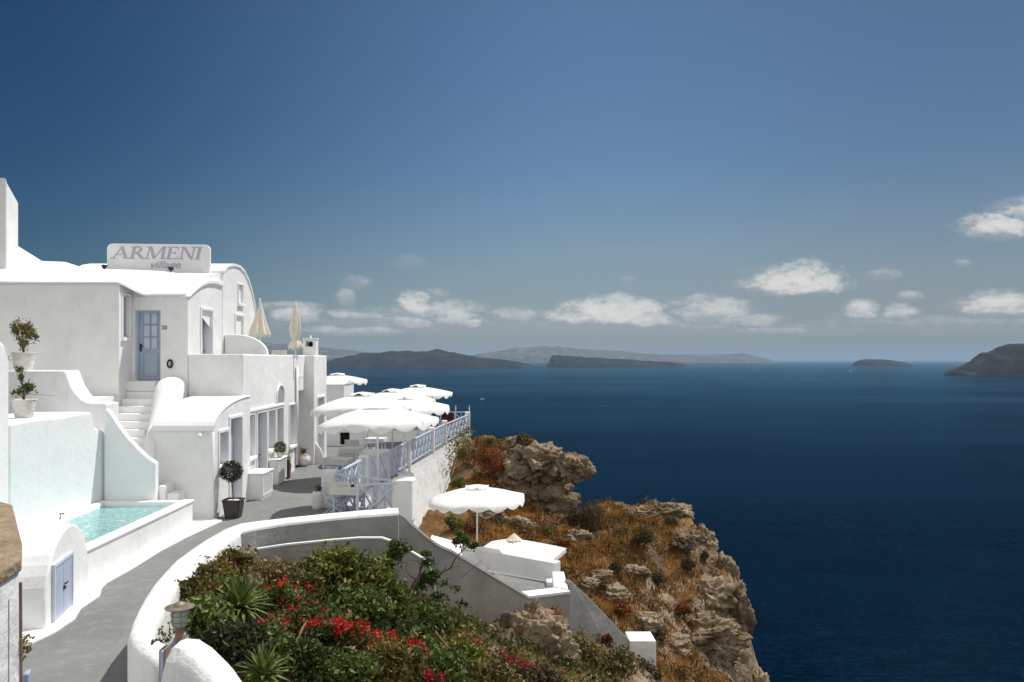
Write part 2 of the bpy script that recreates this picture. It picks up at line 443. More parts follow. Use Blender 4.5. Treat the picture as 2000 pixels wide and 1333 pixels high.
def crown_pts(c, r, n, lumps=9, lump_r=.45):
    """leaf positions on several uneven lumps filling an ellipsoid"""
    c = np.array(c); r = np.array(r)
    L = rs.normal(size=(lumps, 3)); L /= np.linalg.norm(L, axis=1)[:, None]
    L *= rs.uniform(.3, .72, size=(lumps, 1)); L[:, 2] = np.abs(L[:, 2]) * .9 - .15
    k = rs.randint(0, lumps, n)
    d = rs.normal(size=(n, 3)); d /= np.linalg.norm(d, axis=1)[:, None]
    lr = rs.uniform(.6, 1.15, lumps)[k][:, None] * lump_r
    rad = rs.uniform(.2, 1.1, size=(n, 1)) ** .7
    p = L[k] + d * lr * rad
    j = rs.uniform(size=n) < .16
    p[j] = d[j] * rs.uniform(.3, 1.05, size=(j.sum(), 1))
    return c + p * r
# ------------------------------------------------------------------ hotel building
def arcpts(y0, z0, y1, z1, n=10, rev=False):
    """quarter ellipse from (y0,z0) rising steeply to (y1,z1)"""
    return [(y0 + (y1 - y0) * (1 - math.cos(math.pi / 2 * i / n)), z0 + (z1 - z0) * math.sin(math.pi / 2 * i / n)) for i in range(n + 1)]

hotel = thing('hotel_building', 'white plastered cliffside hotel of stacked cubes and vaulted roofs with blue doors', 'hotel building', (-8.8, 22.9, 0))
W = M['white']

def opening_x(parent, x, y0, y1, z0, z1, depth, kind, frame=.07, m=None):
    """fills a niche in a wall that faces +x: door leaf or window with its frame, set back in the reveal"""
    xb = x - depth
    if kind == 'door':
        d = MB()
        d.box(xb - .03, xb + .03, y0 + .04, y1 - .04, z0, z1 - .05)
        o = d.build('door', m or M['lavdoor'], parent)
        p = MB()
        hy = (y0 + y1) / 2
        for a, b in ((y0 + .12, hy - .05), (hy + .05, y1 - .12)):
            for c, e in ((z0 + .15, z0 + (z1 - z0) * .36), (z0 + (z1 - z0) * .42, z1 - .2)):
                p.box(xb + .03, xb + .045, a, b, c, e)
        p.build('panel', M['lav'], o)
        h = MB(); h.tube([(xb + .03, y1 - .12, z0 + .95), (xb + .10, y1 - .12, z0 + .95), (xb + .10, y1 - .2, z0 + .95)], .012, 6)
        h.build('handle', M['black'], o)
    else:
        f = MB()
        for a in ((y0, y0 + frame, z0, z1), (y1 - frame, y1, z0, z1), (y0, y1, z0, z0 + frame), (y0, y1, z1 - frame, z1)):
            f.box(xb - .03, xb + .04, *a)
        f.box(xb - .02, xb + .03, (y0 + y1) / 2 - .025, (y0 + y1) / 2 + .025, z0 + frame, z1 - frame)
        o = f.build('window', m or M['rail'], parent)
        g = MB(); g.box(xb - .02, xb - .005, y0 + frame, y1 - frame, z0 + frame, z1 - frame)
        g.build('pane', M['curtain'], o)
def surround_x(x, y0, y1, z0, z1, parent, wd=.09, pr=.035, sill=False, bottom=False):
    s = MB()
    s.box(x - .02, x + pr, y0 - wd, y0, z0, z1)
    s.box(x - .02, x + pr, y1, y1 + wd, z0, z1)
    s.box(x - .02, x + pr, y0 - wd, y1 + wd, z1, z1 + wd)
    if sill: s.box(x - .02, x + pr + .05, y0 - wd, y1 + wd, z0 - .1, z0)
    s.build('window_surround' if sill else 'door_surround', M['roofwhite'], parent, bevel=.015)

# annex (low half-vaulted room)
xa = -7.0
ya = lambda px: YX(px, xa)
an_h = [(ya(428), ya(444.5), 1.27, 2.12), (ya(449), ya(471.5), .06, 2.42)]
prof = [(19.9, -.5), (19.9, 2.27)] + arcpts(19.9, 2.27, 22.9, 2.93)[1:] + [(22.915, 2.93), (22.915, -.5)]
annex = MB().prism_x(prof, -8.5, xa).build('annex', W, hotel, bevel=.045, segs=3,
    cuts=[(xa - .3, xa + .3, a, b, c, d) for a, b, c, d in an_h])
rf = MB(); ar = arcpts(19.86, 2.26, 22.9, 2.97, 12)
ring_in = [(y, z - .03) for y, z in ar]
rf.prism_x(ar + ring_in[::-1], -8.52, xa + .025)
rf.build('annex_roof', M['roofwhite'], hotel, bevel=.02)
opening_x(hotel, xa, *an_h[0], .22, 'window')
opening_x(hotel, xa, *an_h[1], .24, 'door')
surround_x(xa, *an_h[0], hotel, sill=True); surround_x(xa, *an_h[1], hotel)

# terrace storey with the row of doors and windows
xf = -7.2
yf = lambda px: YX(px, xf)
fh = [(yf(481), yf(497), 1.12, 2.36, 'window'), (yf(502), yf(520), .06, 2.36, 'door'), (yf(523.5), yf(537), 1.1, 2.36, 'window'),
      (yf(540), yf(552.5), .06, 2.36, 'door'), (yf(565), yf(577) - .1, .95, 2.38, 'window')]
cuts = [(xf - .32, xf + .3, a, b, c, d) for a, b, c, d, k in fh]
body = MB().box(-8.776, xf, 22.9, 30.398, -.5, 4.16)
tb = body.build('terrace_storey', W, hotel, bevel=.04, segs=3,
    cuts=cuts + [(-9.5, -7.46, 23.16, 31.5, 3.3, 5.0), (-8.5, -6.5, 28.98, 31.0, -.3, 2.83)])
for a, b, c, d, k in fh:
    opening_x(hotel, xf, a, b, c, d, .24, k)
    surround_x(xf, a, b, c, d, hotel, wd=.07, sill=(k == 'window'))
MB().box(xf - .01, xf + .06, fh[0][0] - .1, fh[3][1] + .1, 2.44, 2.53).build('cornice', M['roofwhite'], hotel, bevel=.02)
# arched fanlight over the second door
ny0, ny1 = yf(540.5), yf(553)
nc = (ny0 + ny1) / 2; nr = (ny1 - ny0) / 2
pr = [(ny0, 2.56), (ny1, 2.56)] + [(nc + nr * math.cos(a), 2.78 + .33 * math.sin(a)) for a in [math.pi * i / 10 for i in range(11)]]
MB().prism_x(pr, xf - .01, xf + .012).build('fanlight', M['curtain'], hotel)
arc = MB()
ps = [(xf + .015, nc + (nr + .04) * math.cos(a), 2.78 + .37 * math.sin(a)) for a in [math.pi * i / 12 for i in range(13)]]
arc.tube([(xf + .015, ny1 + .04, 2.56)] + ps + [(xf + .015, ny0 - .04, 2.56)], .04, 6)
arc.build('arch_moulding', M['roofwhite'], hotel)
MB().tube([(xf + .06, 28.93, 3.75), (xf + .06, 28.93, .2)], .055, 8).build('drainpipe', M['whitemetal'], hotel, smooth=True)
MB().tube([(xa + .02, 19.84, 2.2), (xa + .02, 19.84, .1)], .03, 6).build('drainpipe', M['whitemetal'], hotel, smooth=True)
# rounded shoulder closing the alcove
MB().prism_x([(28.99, 2.83), (28.99, 2.6)] + [(28.99 + .3 * (1 - math.cos(a)), 2.6 + .22 * math.sin(a)) for a in [math.pi / 2 * i / 6 for i in range(1, 7)]] , xf - .25, xf - .002).build('alcove_shoulder', W, hotel)

# square end block, with chimney on top
xe = -6.85
eh = (31.0, 32.1, .06, 2.5)
MB().box(-9.6, xe, 30.4, 32.7, -.5, 4.17).build('end_block', W, hotel, bevel=.04, segs=3, cuts=[(xe - .3, xe + .3, *eh)])
opening_x(hotel, xe, *eh, .24, 'door'); surround_x(xe, *eh, hotel)
ch = MB().box(-7.36, -6.88, 30.75, 31.3, 4.165, 4.78).build('chimney', W, hotel, bevel=.03, cuts=[(-7.26, -6.98, 30.5, 31.5, 4.5, 4.72)])
cc = MB().box(-7.38, -6.86, 30.73, 31.32, 4.78, 4.83).lathe([(.001, 0), (.05, 0), (.03, .1), (.001, .12)], (-7.12, 31.0, 4.83), 10).build('chimney_cap', W, hotel)
MB().sphere((-7.12, 31.02, 4.6), .1, 6).build('flue', M['dark'], hotel)

# upper room with door 20 in its shaded front
xu = -8.78
d20 = (X(262, 22.9), X(313, 22.9), 3.40, 5.42)
yd = (YX(393, xu), YX(414, xu), 3.32, 5.5)
ug = [(22.9, 5.80), (23.25, 5.95), (23.6, 6.11), (24.0, 6.26), (24.5, 6.39), (25.1, 6.45), (25.795, 6.46)]
prof = [(22.9, -.5)] + [(a, b + .02) for a, b in ug] + [(25.795, -.5)]
MB().prism_x(prof, -14.4, xu).build('upper_room', W, hotel, bevel=.03, segs=2,
    cuts=[(d20[0], d20[1], 22.4, 23.2, d20[2], d20[3]), (xu - .3, xu + .3, *yd)])
a0 = [(22.86, 5.82)] + [(a, b + .06) for a, b in ug[1:]]
a1 = [(y, z - (.05 + .1 * i / 6)) for i, (y, z) in enumerate(a0)]
MB().prism_x(a0 + a1[::-1], xu - .25, xu + .07).build('gable_coping', M['roofwhite'], hotel, bevel=.02)
opening_x(hotel, xu, *yd, .26, 'door'); surround_x(xu, *yd, hotel)
# door 20
x0, x1, z0, z1 = d20
D = 23.12
dr = MB().box(x0 + .03, x1 - .03, D, D + .05, z0 + .02, z1 - .03).build('door', M['lavdoor'], hotel, bevel=.005)
fr = MB()
fr.box(x0, x0 + .06, D - .06, D, z0, z1).box(x1 - .06, x1, D - .06, D, z0, z1).box(x0 + .06, x1 - .06, D - .06, D, z1 - .07, z1)
fr.build('door_frame', M['lavdoor'], dr)
px0, px1 = x0 + .17, x1 - .15
for r_ in range(3):
    for c_ in range(2):
        wx = (px1 - px0) / 2; hz = .36
        a = px0 + c_ * wx + .02; b = a + wx - .05; c = z0 + .92 + r_ * (hz); e = c + hz - .05
        MB().box(a, b, D - .006, D - .001, c, e).build('pane', M['paleblue'], dr)
        mb = MB()
        mb.box(a - .02, a, D - .02, D - .001, c - .02, e + .02).box(b, b + .02, D - .02, D - .001, c - .02, e + .02)
        mb.box(a, b, D - .02, D - .001, c - .02, c).box(a, b, D - .02, D - .001, e, e + .02)
        mb.build('glazing_bar', M['lav'], dr)
pn = MB()
for q in ((px0 + .02, px1 - .02, z0 + .12, z0 + .14), (px0 + .02, px1 - .02, z0 + .78, z0 + .80)): pn.box(q[0], q[1], D - .016, D - .001, q[2], q[3])
pn.box(px0, px0 + .02, D - .016, D - .001, z0 + .12, z0 + .8).box(px1 - .02, px1, D - .016, D - .001, z0 + .12, z0 + .8)
pn.build('panel', M['lav'], dr)
hd = MB().tube([(x0 + .1, D, z0 + .98), (x0 + .1, D - .07, z0 + .98), (x0 + .19, D - .07, z0 + .98)], .014, 6)
hd.box(x0 + .075, x0 + .125, D - .012, D - .002, z0 + .84, z0 + 1.06)
hd.build('handle', M['black'], dr)

# left block standing forward, with the tall window on its return
xl = X(258, 22.9)
wl = (YX(237, xl) + .06, YX(252, xl) + .05, 4.62, 5.82)
MB().box(-19.0, xl, 22.09, 22.9, -.5, 6.12).build('left_block', W, hotel, bevel=.03, segs=3, cuts=[(xl - .22, xl + .2, *wl)])
MB().box(xl - .002, xl + .001, 22.905, 22.91, 3, 3.01)
opening_x(hotel, xl, *wl, .1, 'window', frame=.035, m=M['whitemetal']); surround_x(xl, *wl, hotel, wd=.06, pr=.03, sill=True)

# gabled vault behind the roof terrace
gp = [(-1, 435), (530, 435), (519, 445), (516.5, 456), (520, 468), (530, 477), (545, 484), (565, 490.5), (585, 495), (600, 498), (625, 499.5), (650, 500)]
gpts = []
for py, px in gp[1:]:
    Y = YX(px, xu); gpts.append((Y, Z(py, Y)))
prof = [(25.8, -.5)] + gpts + [(29.46, -.5)]
gw = (27.4, 27.9, 5.95, 6.58); gd = (27.12, 27.92, 3.32, 5.5)
MB().prism_x(prof, -13.6, xu - .002).build('vaulted_room', W, hotel, bevel=.03, segs=2,
    cuts=[(xu - .25, xu + .3, *gw), (xu - .28, xu + .3, *gd)])
opening_x(hotel, xu, *gw, .14, 'window', frame=.04, m=M['whitemetal']); surround_x(xu, *gw, hotel, wd=.06, sill=True)
opening_x(hotel, xu, *gd, .24, 'door'); surround_x(xu, *gd, hotel)
rp = [(y, z + .02) for y, z in gpts]; rp2 = [(y, z - .06) for y, z in gpts]
MB().prism_x(rp + rp2[::-1], -13.6, xu + .04).build('vault_coping', M['roofwhite'], hotel, bevel=.02)

# rolling plaster roof between the front eaves and the skyline
skyl = [(-80, 455), (0, 470), (33, 492), (60, 507), (95, 512), (130, 513), (147, 520), (160, 525.5), (205, 528), (300, 532), (410, 535), (436, 535)]
def interp(tab, x):
    if x <= tab[0][0]: return tab[0][1]
    for (a, b), (c, d) in zip(tab, tab[1:]):
        if x <= c: return b + (d - b) * (x - a) / (c - a)
    return tab[-1][1]
nu, nv = 90, 16
rings = []
for i in range(nu + 1):
    x = -19.0 + (xu - .05 + 19.0) * i / nu
    k = min(1, max(0, (x + 10.42) / .45)); k = k * k * (3 - 2 * k)
    ye = 22.05 + (22.86 - 22.05) * k; ze = 6.13 + (5.84 - 6.13) * k
    zs = Z(interp(skyl, CX + x * F / 26.0), 26.0)
    r_ = [(x, ye + .02, ze - .03), (x, ye, ze)]
    for j in range(1, nv + 1):
        a = math.pi / 2 * j / nv
        wob = .05 * noise.noise(Vector((x * .9, j * .35, 3)))
        s_ = j / nv; r_.append((x, ye + (26.0 - ye) * s_, ze + (zs - ze) * (1 - (1 - s_) ** 1.7) + wob * math.sin(2 * a)))
    r_ += [(x, 27.0, zs - .05), (x, 29.4, zs - .6), (x, 29.6, 3.0)]
    rings.append(r_)
rm = MB().loft(rings, closed=False, caps=False); rm.add(rings[-1], [tuple(range(len(rings[-1])))]); rm.build('rolling_roof', M['roofwhite'], hotel, smooth=True)
# stepped wall lump at the left edge of the roof
MB().prism_x([(23.4, 5.9), (23.4, 9.35), (23.48, 9.18), (24.02, 8.72), (24.02, 5.9)], -16.5, -14.3).build('roof_tower', W, hotel, bevel=.04, segs=3)
# house number
def text_mesh(body, size, m, name, loc, parent, shear=0.0, ext=.01, xs=1.0, bold=0.0):
    cu = bpy.data.curves.new(name, 'FONT'); cu.body = body; cu.size = size; cu.extrude = ext; cu.shear = shear; cu.offset = bold
    ob = bpy.data.objects.new('tmp', cu); col.objects.link(ob)
    bpy.context.view_layer.update()
    me = bpy.data.meshes.new_from_object(ob.evaluated_get(bpy.context.evaluated_depsgraph_get()))
    bpy.data.objects.remove(ob)
    me.transform(Matrix.Translation(loc) @ Matrix.Rotation(R(90), 4, 'X') @ Matrix.Diagonal((xs, 1, 1, 1)))
    me.materials.clear(); me.materials.append(m)
    o = bpy.data.objects.new(name, me); col.objects.link(o)
    if parent is not None: attach(o, parent)
    return o
text_mesh('20', .165, M['bronze'], 'house_number', (X(315.5, 22.9), 22.893, Z(644, 22.9)), hotel, ext=.006, bold=.002)
# oval bulkhead lamp by door 20
wlmp = thing('wall_lamp', 'oval black-rimmed bulkhead lamp on the wall right of the door numbered 20', 'wall lamp', (X(333, 22.9), 22.88, Z(711, 22.9)))
lx, lz = wlmp.location.x, wlmp.location.z
rim = MB(); rings = []
for r_, yy_ in ((1, 0), (1, -.05), (.8, -.07), (.66, -.05), (.66, 0)):
    rings.append([(lx + .085 * r_ * math.cos(a), 22.885 + yy_, lz + .13 * r_ * math.sin(a)) for a in [2 * math.pi * i / 20 for i in range(20)]])
rim.loft(rings, caps=False).build('rim', M['black'], wlmp, smooth=True)
gl = MB(); rings = []
for r_, yy_ in ((.66, -.02), (.55, -.05), (.3, -.075), (.01, -.08)):
    rings.append([(lx + .085 * r_ * math.cos(a), 22.885 + yy_, lz + .13 * r_ * math.sin(a)) for a in [2 * math.pi * i / 20 for i in range(20)]])
gl.loft(rings, caps=False).build('lamp_glass', M['ribglass'], wlmp, smooth=True)
# small white floodlight on the annex front
fl = thing('security_light', 'small white floodlight fixed high on the front wall of the low vaulted annex', 'security light', (X(395, 19.9), 19.86, Z(852, 19.9)))
lx, lz = fl.location.x, fl.location.z
MB().box(lx - .02, lx + .14, 19.86, 19.9, lz + .0, lz + .06).bar((lx, 19.84, lz + .02), (lx + .06, 19.86, lz + .05), .02).build('bracket', M['whitemetal'], fl)
MB().lathe([(.001, -.03), (.055, -.03), (.065, 0), (.04, .07), (.001, .08)], (lx - .02, 19.78, lz), 12).build('lamp_head', M['whitemetal'], fl, smooth=True)
MB().prism_y([(-10.378, 5.822), (-9.97, 5.822), (-10.378, 6.10)], 22.9, 23.3).build('eave_fillet', W, hotel)
# small box on the roof behind the sign
bx = MB().box(X(411, 26.3), X(421, 26.3), 26.3, 26.6, 6.7, Z(517, 26.3)).build('roof_vent', M['white'], None, bevel=.03)
tag(bx, 'small white box vent on the roof at the right end of the name sign', 'roof vent')

# ------------------------------------------------------------------ rooftop name sign
ys = 25.6
sg = thing('rooftop_sign', 'white rounded name board with lavender letters standing on the white roof', 'sign', (X(309, ys), ys, Z(530, ys)))
sx0, sx1, sz0, sz1 = X(208.5, ys), X(409.5, ys), Z(535, ys), Z(476, ys)
rr = .17
pl = [(sx0, sz0), (sx1, sz0)] + [(sx1 - rr + rr * math.cos(a), sz1 - .035 - rr + rr * math.sin(a)) for a in [math.pi / 2 * i / 6 for i in range(7)]]
pl += [(sx0 + rr - rr * math.sin(a), sz1 - rr + rr * math.cos(a)) for a in [math.pi / 2 * i / 6 for i in range(7)]]
MB().prism_y(pl, ys, ys + .14).build('board', W, sg, bevel=.02)
def letters():
    """serif capitals from thick and thin strokes; coordinates in letter heights"""
    th, tn, sf = .17, .07, .06
    out = []
    def st(mb, a, b, wd): # slanted stroke with level ends
        (x0, z0), (x1, z1) = a, b
        mb.append([(x0 - wd / 2, z0), (x0 + wd / 2, z0), (x1 + wd / 2, z1), (x1 - wd / 2, z1)])
    def hb(mb, x0, x1, z, t_=sf): mb.append([(x0, z), (x1, z), (x1, z + t_), (x0, z + t_)])
    A = []; st(A, (.12, 0), (.52, 1), tn); st(A, (.95, 0), (.52, 1), th); hb(A, .28, .8, .33, .06); hb(A, -.03, .3, 0); hb(A, .75, 1.12, 0); out.append((A, 1.12))
    Rr = []; st(Rr, (.2, 0), (.2, 1), th); hb(Rr, .02, .38, 0); hb(Rr, .02, .5, .94)
    bowl = [(.45 + .27 * math.sin(a), .74 + .26 * math.cos(a)) for a in [math.pi * i / 10 for i in range(11)]]
    inn = [(.42 + .15 * math.sin(a), .74 + .2 * math.cos(a)) for a in [math.pi * i / 10 for i in range(11)]]
    for i in range(10): Rr.append([bowl[i], inn[i], inn[i + 1], bowl[i + 1]])
    hb(Rr, .28, .46, .94); hb(Rr, .28, .46, .48); st(Rr, (.88, 0), (.45, .5), th); hb(Rr, .78, 1.0, 0); out.append((Rr, .98))
    Mm = []; st(Mm, (.16, 0), (.22, 1), tn); st(Mm, (.64, 0), (.27, 1), th); st(Mm, (.64, 0), (1.06, 1), tn); st(Mm, (1.16, 0), (1.12, 1), th); hb(Mm, 0, .34, 0); hb(Mm, .98, 1.34, 0); hb(Mm, .04, .3, .94); hb(Mm, 1.02, 1.28, .94); out.append((Mm, 1.34))
    E = []; st(E, (.2, 0), (.2, 1), th); hb(E, .02, .72, 0); hb(E, .02, .7, .94); hb(E, .28, .58, .48); st(E, (.74, 0), (.78, .22), .05); st(E, (.68, .78), (.7, 1), .05); st(E, (.58, .38), (.58, .64), .04); out.append((E, .84))
    N = []; st(N, (.17, 0), (.17, 1), tn); st(N, (.85, 0), (.2, 1), th); st(N, (.87, 0), (.87, 1), tn); hb(N, 0, .34, 0); hb(N, .02, .26, .94); hb(N, .72, 1.04, .94); out.append((N, 1.02))
    I = []; st(I, (.2, 0), (.2, 1), th); hb(I, .02, .38, 0); hb(I, .02, .38, .94); out.append((I, .42))
    return out
LH = .385
lt = letters(); tw = sum(w_ for _, w_ in lt)
lx0, lx1 = X(217, ys), X(392, ys)
sc_x = (lx1 - lx0) / tw; cx_ = lx0; zb = Z(505.5, ys)
for polys, w_ in lt:
    mb = MB()
    for i, pgn in enumerate(polys):
        q = [(cx_ + (a + .18 * b) * sc_x, zb + b * LH - (cx_ - lx0) * .009) for a, b in pgn]
        e = .0007 * i
        mb.prism_y(q, ys - .012 - e, ys - .001)
    mb.build('letter', M['sign'], sg)
    cx_ += w_ * sc_x
text_mesh('village', .33, M['sign'], 'lettering', (X(291, ys), ys - .006, Z(524, ys)), sg, shear=.35, ext=.005, xs=1.25, bold=.004)

def spotlight(px, py, label):
    y = 25.2
    o = thing('roof_spotlight', label, 'spotlight', (X(px, y), y, Z(py + 6, y)), 'spotlights lighting the rooftop sign')
    x, z = X(px, y), Z(py, y)
    MB().lathe([(.001, -.1), (.05, -.09), (.085, -.02), (.09, .03), (.075, .03), (.07, -.01), (.001, -.02)], (x, y, z + .02), 14).build('lamp_head', M['black'], o, smooth=True)
    MB().tube([(x, y, z - .06), (x - .04, y, z - .16)], .015, 6).tube([(x - .04, y, z - .16), (x - .1, y, z - .17)], .02, 6).build('bracket', M['bronze'], o)
    return o
spotlight(334, 525, 'dark round spotlight on the roof under the middle of the name sign')
spotlight(204, 521, 'dark round spotlight on the roof at the left foot of the name sign')
MB_ = MB(); pts = [(X(px, 25.1), 25.1, Z(py, 25.1)) for px, py in ((160, 524), (170, 529.5), (185, 530), (200, 528))]
tag(MB_.tube(pts, .008, 5).build('cable', M['black']), 'thin dark cable looping over the white roof left of the name sign', 'cable')

# ------------------------------------------------------------------ things built against the hotel
# rounded screen wall on the roof terrace
ql = [(-8.77, 3.2), (-8.77, 4.82)] + [(-8.77 + .35 + (1.05) * math.sin(a), 4.18 + .64 * math.cos(a)) for a in [math.pi / 2 * i / 10 for i in range(11)]] + [(-7.47, 3.3)]
o = MB().prism_y(ql, 25.95, 26.15).build('screen_wall', W, None, bevel=.04, segs=3)
tag(o, 'quarter-round white screen wall on the roof terrace beside the closed parasols', 'screen wall')
# quarter-round wall at floor level, past the round pot
qy = 30.6
q0, q1 = X(577, qy), X(632, qy)
ql = [(q0, -.2), (q1, -.2), (q1, .1)] + [(q1 - (q1 - q0) * (1 - math.cos(a)) * .92, .1 + 1.0 * math.sin(a)) for a in [math.pi / 2 * i / 12 for i in range(1, 13)]] + [(q0, 1.1)]
tag(MB().prism_y(ql, qy, qy + .12).build('curved_wall', W, None, bevel=.04, segs=3), 'quarter-round white wall on the terrace behind the round agave pot', 'low wall')

# broad rounded wall beside the stairs
hump = [(22.9, -9.50, -8.80, 3.50), (22.3, -9.42, -8.72, 3.50), (21.9, -9.32, -8.62, 3.36), (21.5, -9.2, -8.6, 3.02), (21.0, -9.05, -8.5, 2.66), (20.5, -8.9, -8.46, 2.38), (20.1, -8.78, -8.44, 2.2), (19.86, -8.7, -8.44, 2.02), (19.84, -8.68, -8.46, 1.4)]
fine = []
for k in range(len(hump) - 2):
    for j in range(6):
        u = j / 6; q0, q1, q2, q3 = hump[max(k - 1, 0)], hump[k], hump[k + 1], hump[min(k + 2, len(hump) - 2)]
        fine.append(tuple(.5 * (2 * b1 + (c1 - a1_) * u + (2 * a1_ - 5 * b1 + 4 * c1 - d1) * u * u + (3 * b1 - a1_ - 3 * c1 + d1) * u ** 3) for a1_, b1, c1, d1 in zip(q0, q1, q2, q3)))
hump = fine + hump[-2:]
rings = []
for Y, a, b, zt in hump:
    r_ = (b - a) / 2; m_ = (a + b) / 2; rz = min(r_, .26)
    rings.append([(a, Y, -.4), (a, Y, zt - rz)] + [(m_ - r_ * math.cos(q), Y, zt - rz + rz * math.sin(q)) for q in [math.pi * i / 10 for i in range(1, 10)]] + [(b, Y, zt - rz), (b, Y, -.4)])
tag(MB().loft(rings).build('stair_parapet', M['roofwhite'], None, smooth=True), 'thick rounded white parapet humping down between the stairs and the annex roof', 'parapet')

# stairs
st = MB(); zt = 3.1
st.box(-10.37, -9.35, 22.5, 22.9, -.3, zt)
for i in range(1, 10):
    st.box(-10.37, -8.85 if i > 5 else -9.2, 22.5 - .29 * i, 22.5 - .29 * (i - 1) - .002, -.3, zt - .19 * i)
stairs = tag(st.build('staircase', M['roofwhite'], None, bevel=.02), 'white plaster steps climbing to the blue door numbered 20', 'staircase')
tag(MB().box(d20[0] - .3, d20[1], 22.55, 22.897, 3.1, 3.39).build('doorstep', W, None, bevel=.03), 'plain white step below the blue door numbered 20', 'doorstep')
# steps where the stairs come out by the pool
sm = MB().box(-8.12, X(325, 19.4), 19.32, 19.88, .0, .95).box(X(325, 19.4), X(348, 19.4), 19.4, 19.88, .0, .76)
tag(sm.build('pool_steps', M['roofwhite'], None, bevel=.03), 'two small white steps at the foot of the annex wall beside the pool', 'steps')

# wall with the sweeping shoulder behind the potted plants
Yw = 19.5
pl = [(-19.0, -.5), (-19.0, Z(724, Yw))] + [(X(px, Yw), Z(py, Yw)) for px, py in ((126, 724), (131, 737), (138, 755), (147, 769), (157, 780), (168, 786), (180, 788), (206, 788))] + [(X(206, Yw), -.5)]
tag(MB().prism_y(pl, Yw, Yw + .72).build('sweeping_wall', W, None, bevel=.05, segs=3), 'white wall whose top sweeps down in a curve towards the stairs', 'wall')
MB_ = MB().box(-19.0, -10.4, 20.25, 22.08, -.5, 3.0)
tag(MB_.build('planting_ledge', W, None), 'white ledge floor behind the sweeping wall', 'ledge')
# pool wall, with its ledge for the lower pot
pp = [(15.5, -.5), (15.5, 2.76), (16.2, 2.79), (17.4, 2.77), (18.3, 2.80), (18.66, 2.78), (18.74, 2.62), (18.8, 2.42), (19.1, 2.33), (19.45, 2.22), (19.49, 2.1), (19.49, -.5)]
tag(MB().prism_x(pp, -10.9, -9.4).build('pool_wall', M['blueish'], None, bevel=.06, segs=3), 'long white wall, bluish pool light in its colour, rising from the far side of the plunge pool', 'wall')
MB_ = MB().prism_x([(9.0, -.5), (9.0, 4.5), (15.0, 4.48), (15.35, 4.3), (15.497, 3.95), (15.497, -.5)], -11.5, -9.39)
tag(MB_.build('tall_wall', M['roofwhite'], None, bevel=.08, segs=3), 'tall white wall at the left edge of the picture beside the lower pot', 'wall')
# end wall of the pool with its sloping top
Ye = 19.12
pl = [(X(203, Ye), -.5)] + [(X(px, Ye), Z(py, Ye)) for px, py in ((203, 800), (208, 800), (219, 815), (234, 838), (250, 858), (268, 877), (286, 894), (303, 905))] + [(X(303, Ye), -.5)]
tag(MB().prism_y(pl, Ye, Ye + .22).build('stair_side_wall', M['blueish'], None, bevel=.03), 'white wall, bluish pool light in its colour, at the pool end with a top sloping down beside the stairs', 'wall')
MB_ = MB().prism_z([(-9.46, 19.34), (-9.2, 19.34), (-9.2, 21.6), (-10.36, 21.6), (-10.36, 20.25), (-9.46, 20.25)], -.4, .1)

# ------------------------------------------------------------------ plunge pool
pool = thing('plunge_pool', 'small raised plunge pool with turquoise water and thick white rim', 'pool', (-8.3, 16.5, 0))
MB().prism_x([(13.5, -.4), (13.5, .64), (19.1, .64), (19.1, -.4)], -7.42, -7.2).build('outer_wall', M['white'], pool, bevel=.03)
MB().box(-9.39, -7.421, 18.86, 19.11, -.9, .642).build('end_rim', M['roofwhite'], pool, bevel=.02)
MB().box(-7.425, -7.17, 13.6, 19.12, .60, .665).build('rim', M['roofwhite'], pool, bevel=.025, segs=3)
cp = [(-9.39, 18.855), (-9.39, 13.0), (-8.9, 13.0), (-9.05, 15.0), (-9.14, 16.3), (-9.2, 18.855)]
MB().prism_z(cp, .3, .645).build('inner_rim', M['roofwhite'], pool, bevel=.04)
MB().box(-9.4, -7.42, 13.0, 18.86, -1.0, -.12).build('basin_floor', M['pooltile'], pool)
MB().box(-9.37, -9.2, 14.4, 18.86, -.12, .3).build('basin_wall', M['pooltile'], pool)
MB().box(-9.2, -7.42, 13.6, 14.2, -.42, .64).build('near_end', M['roofwhite'], pool, bevel=.03)
s_ = MB()
for i in range(3): s_.box(-8.2 + .26 * i, -7.422, 17.4, 18.858, -.42, -.15 + .22 * i)
s_.build('underwater_steps', M['pooltile'], pool, bevel=.02)
wm = bpy.data.materials.new('pool_water'); wm.use_nodes = True; wm.node_tree.nodes.clear(); t = NT(wm.node_tree)
geo = t.n('ShaderNodeNewGeometry')
mus = t.n('ShaderNodeTexNoise', ins={'Vector': geo.outputs['Position'], 'Scale': 8.0, 'Detail': 4.0, 'Distortion': 1.0})
bp = t.n('ShaderNodeBump', ins={'Strength': .5, 'Distance': .03, 'Height': mus.outputs[0]})
rip = t.ramp(mus.outputs[0], [(.38, (.66, .95, .94)), (.52, (.80, 1, .99)), (.58, (.95, 1, 1))])
tr = t.n('ShaderNodeBsdfTransparent', ins={'Color': rip})
gl = t.n('ShaderNodeBsdfGlossy', ins={'Roughness': .06, 'Normal': bp.outputs[0]})
fz = t.n('ShaderNodeFresnel', ins={'IOR': 1.33, 'Normal': bp.outputs[0]})
milky = t.n('ShaderNodeBsdfDiffuse', ins={'Color': t.mix(t.smooth(mus.outputs[0], .52, .62), (.36, .70, .70), (.85, .97, .97))})  # pale ripple glints painted into the diffuse colour
tr = t.n('ShaderNodeMixShader', ins={0: .5, 1: tr.outputs[0], 2: milky.outputs[0]})
mx = t.n('ShaderNodeMixShader', ins={0: t.m('MULTIPLY', fz.outputs[0], .7), 1: tr.outputs[0], 2: gl.outputs[0]})
wo = t.n('ShaderNodeOutputMaterial'); wm.node_tree.links.new(mx.outputs[0], wo.inputs[0])
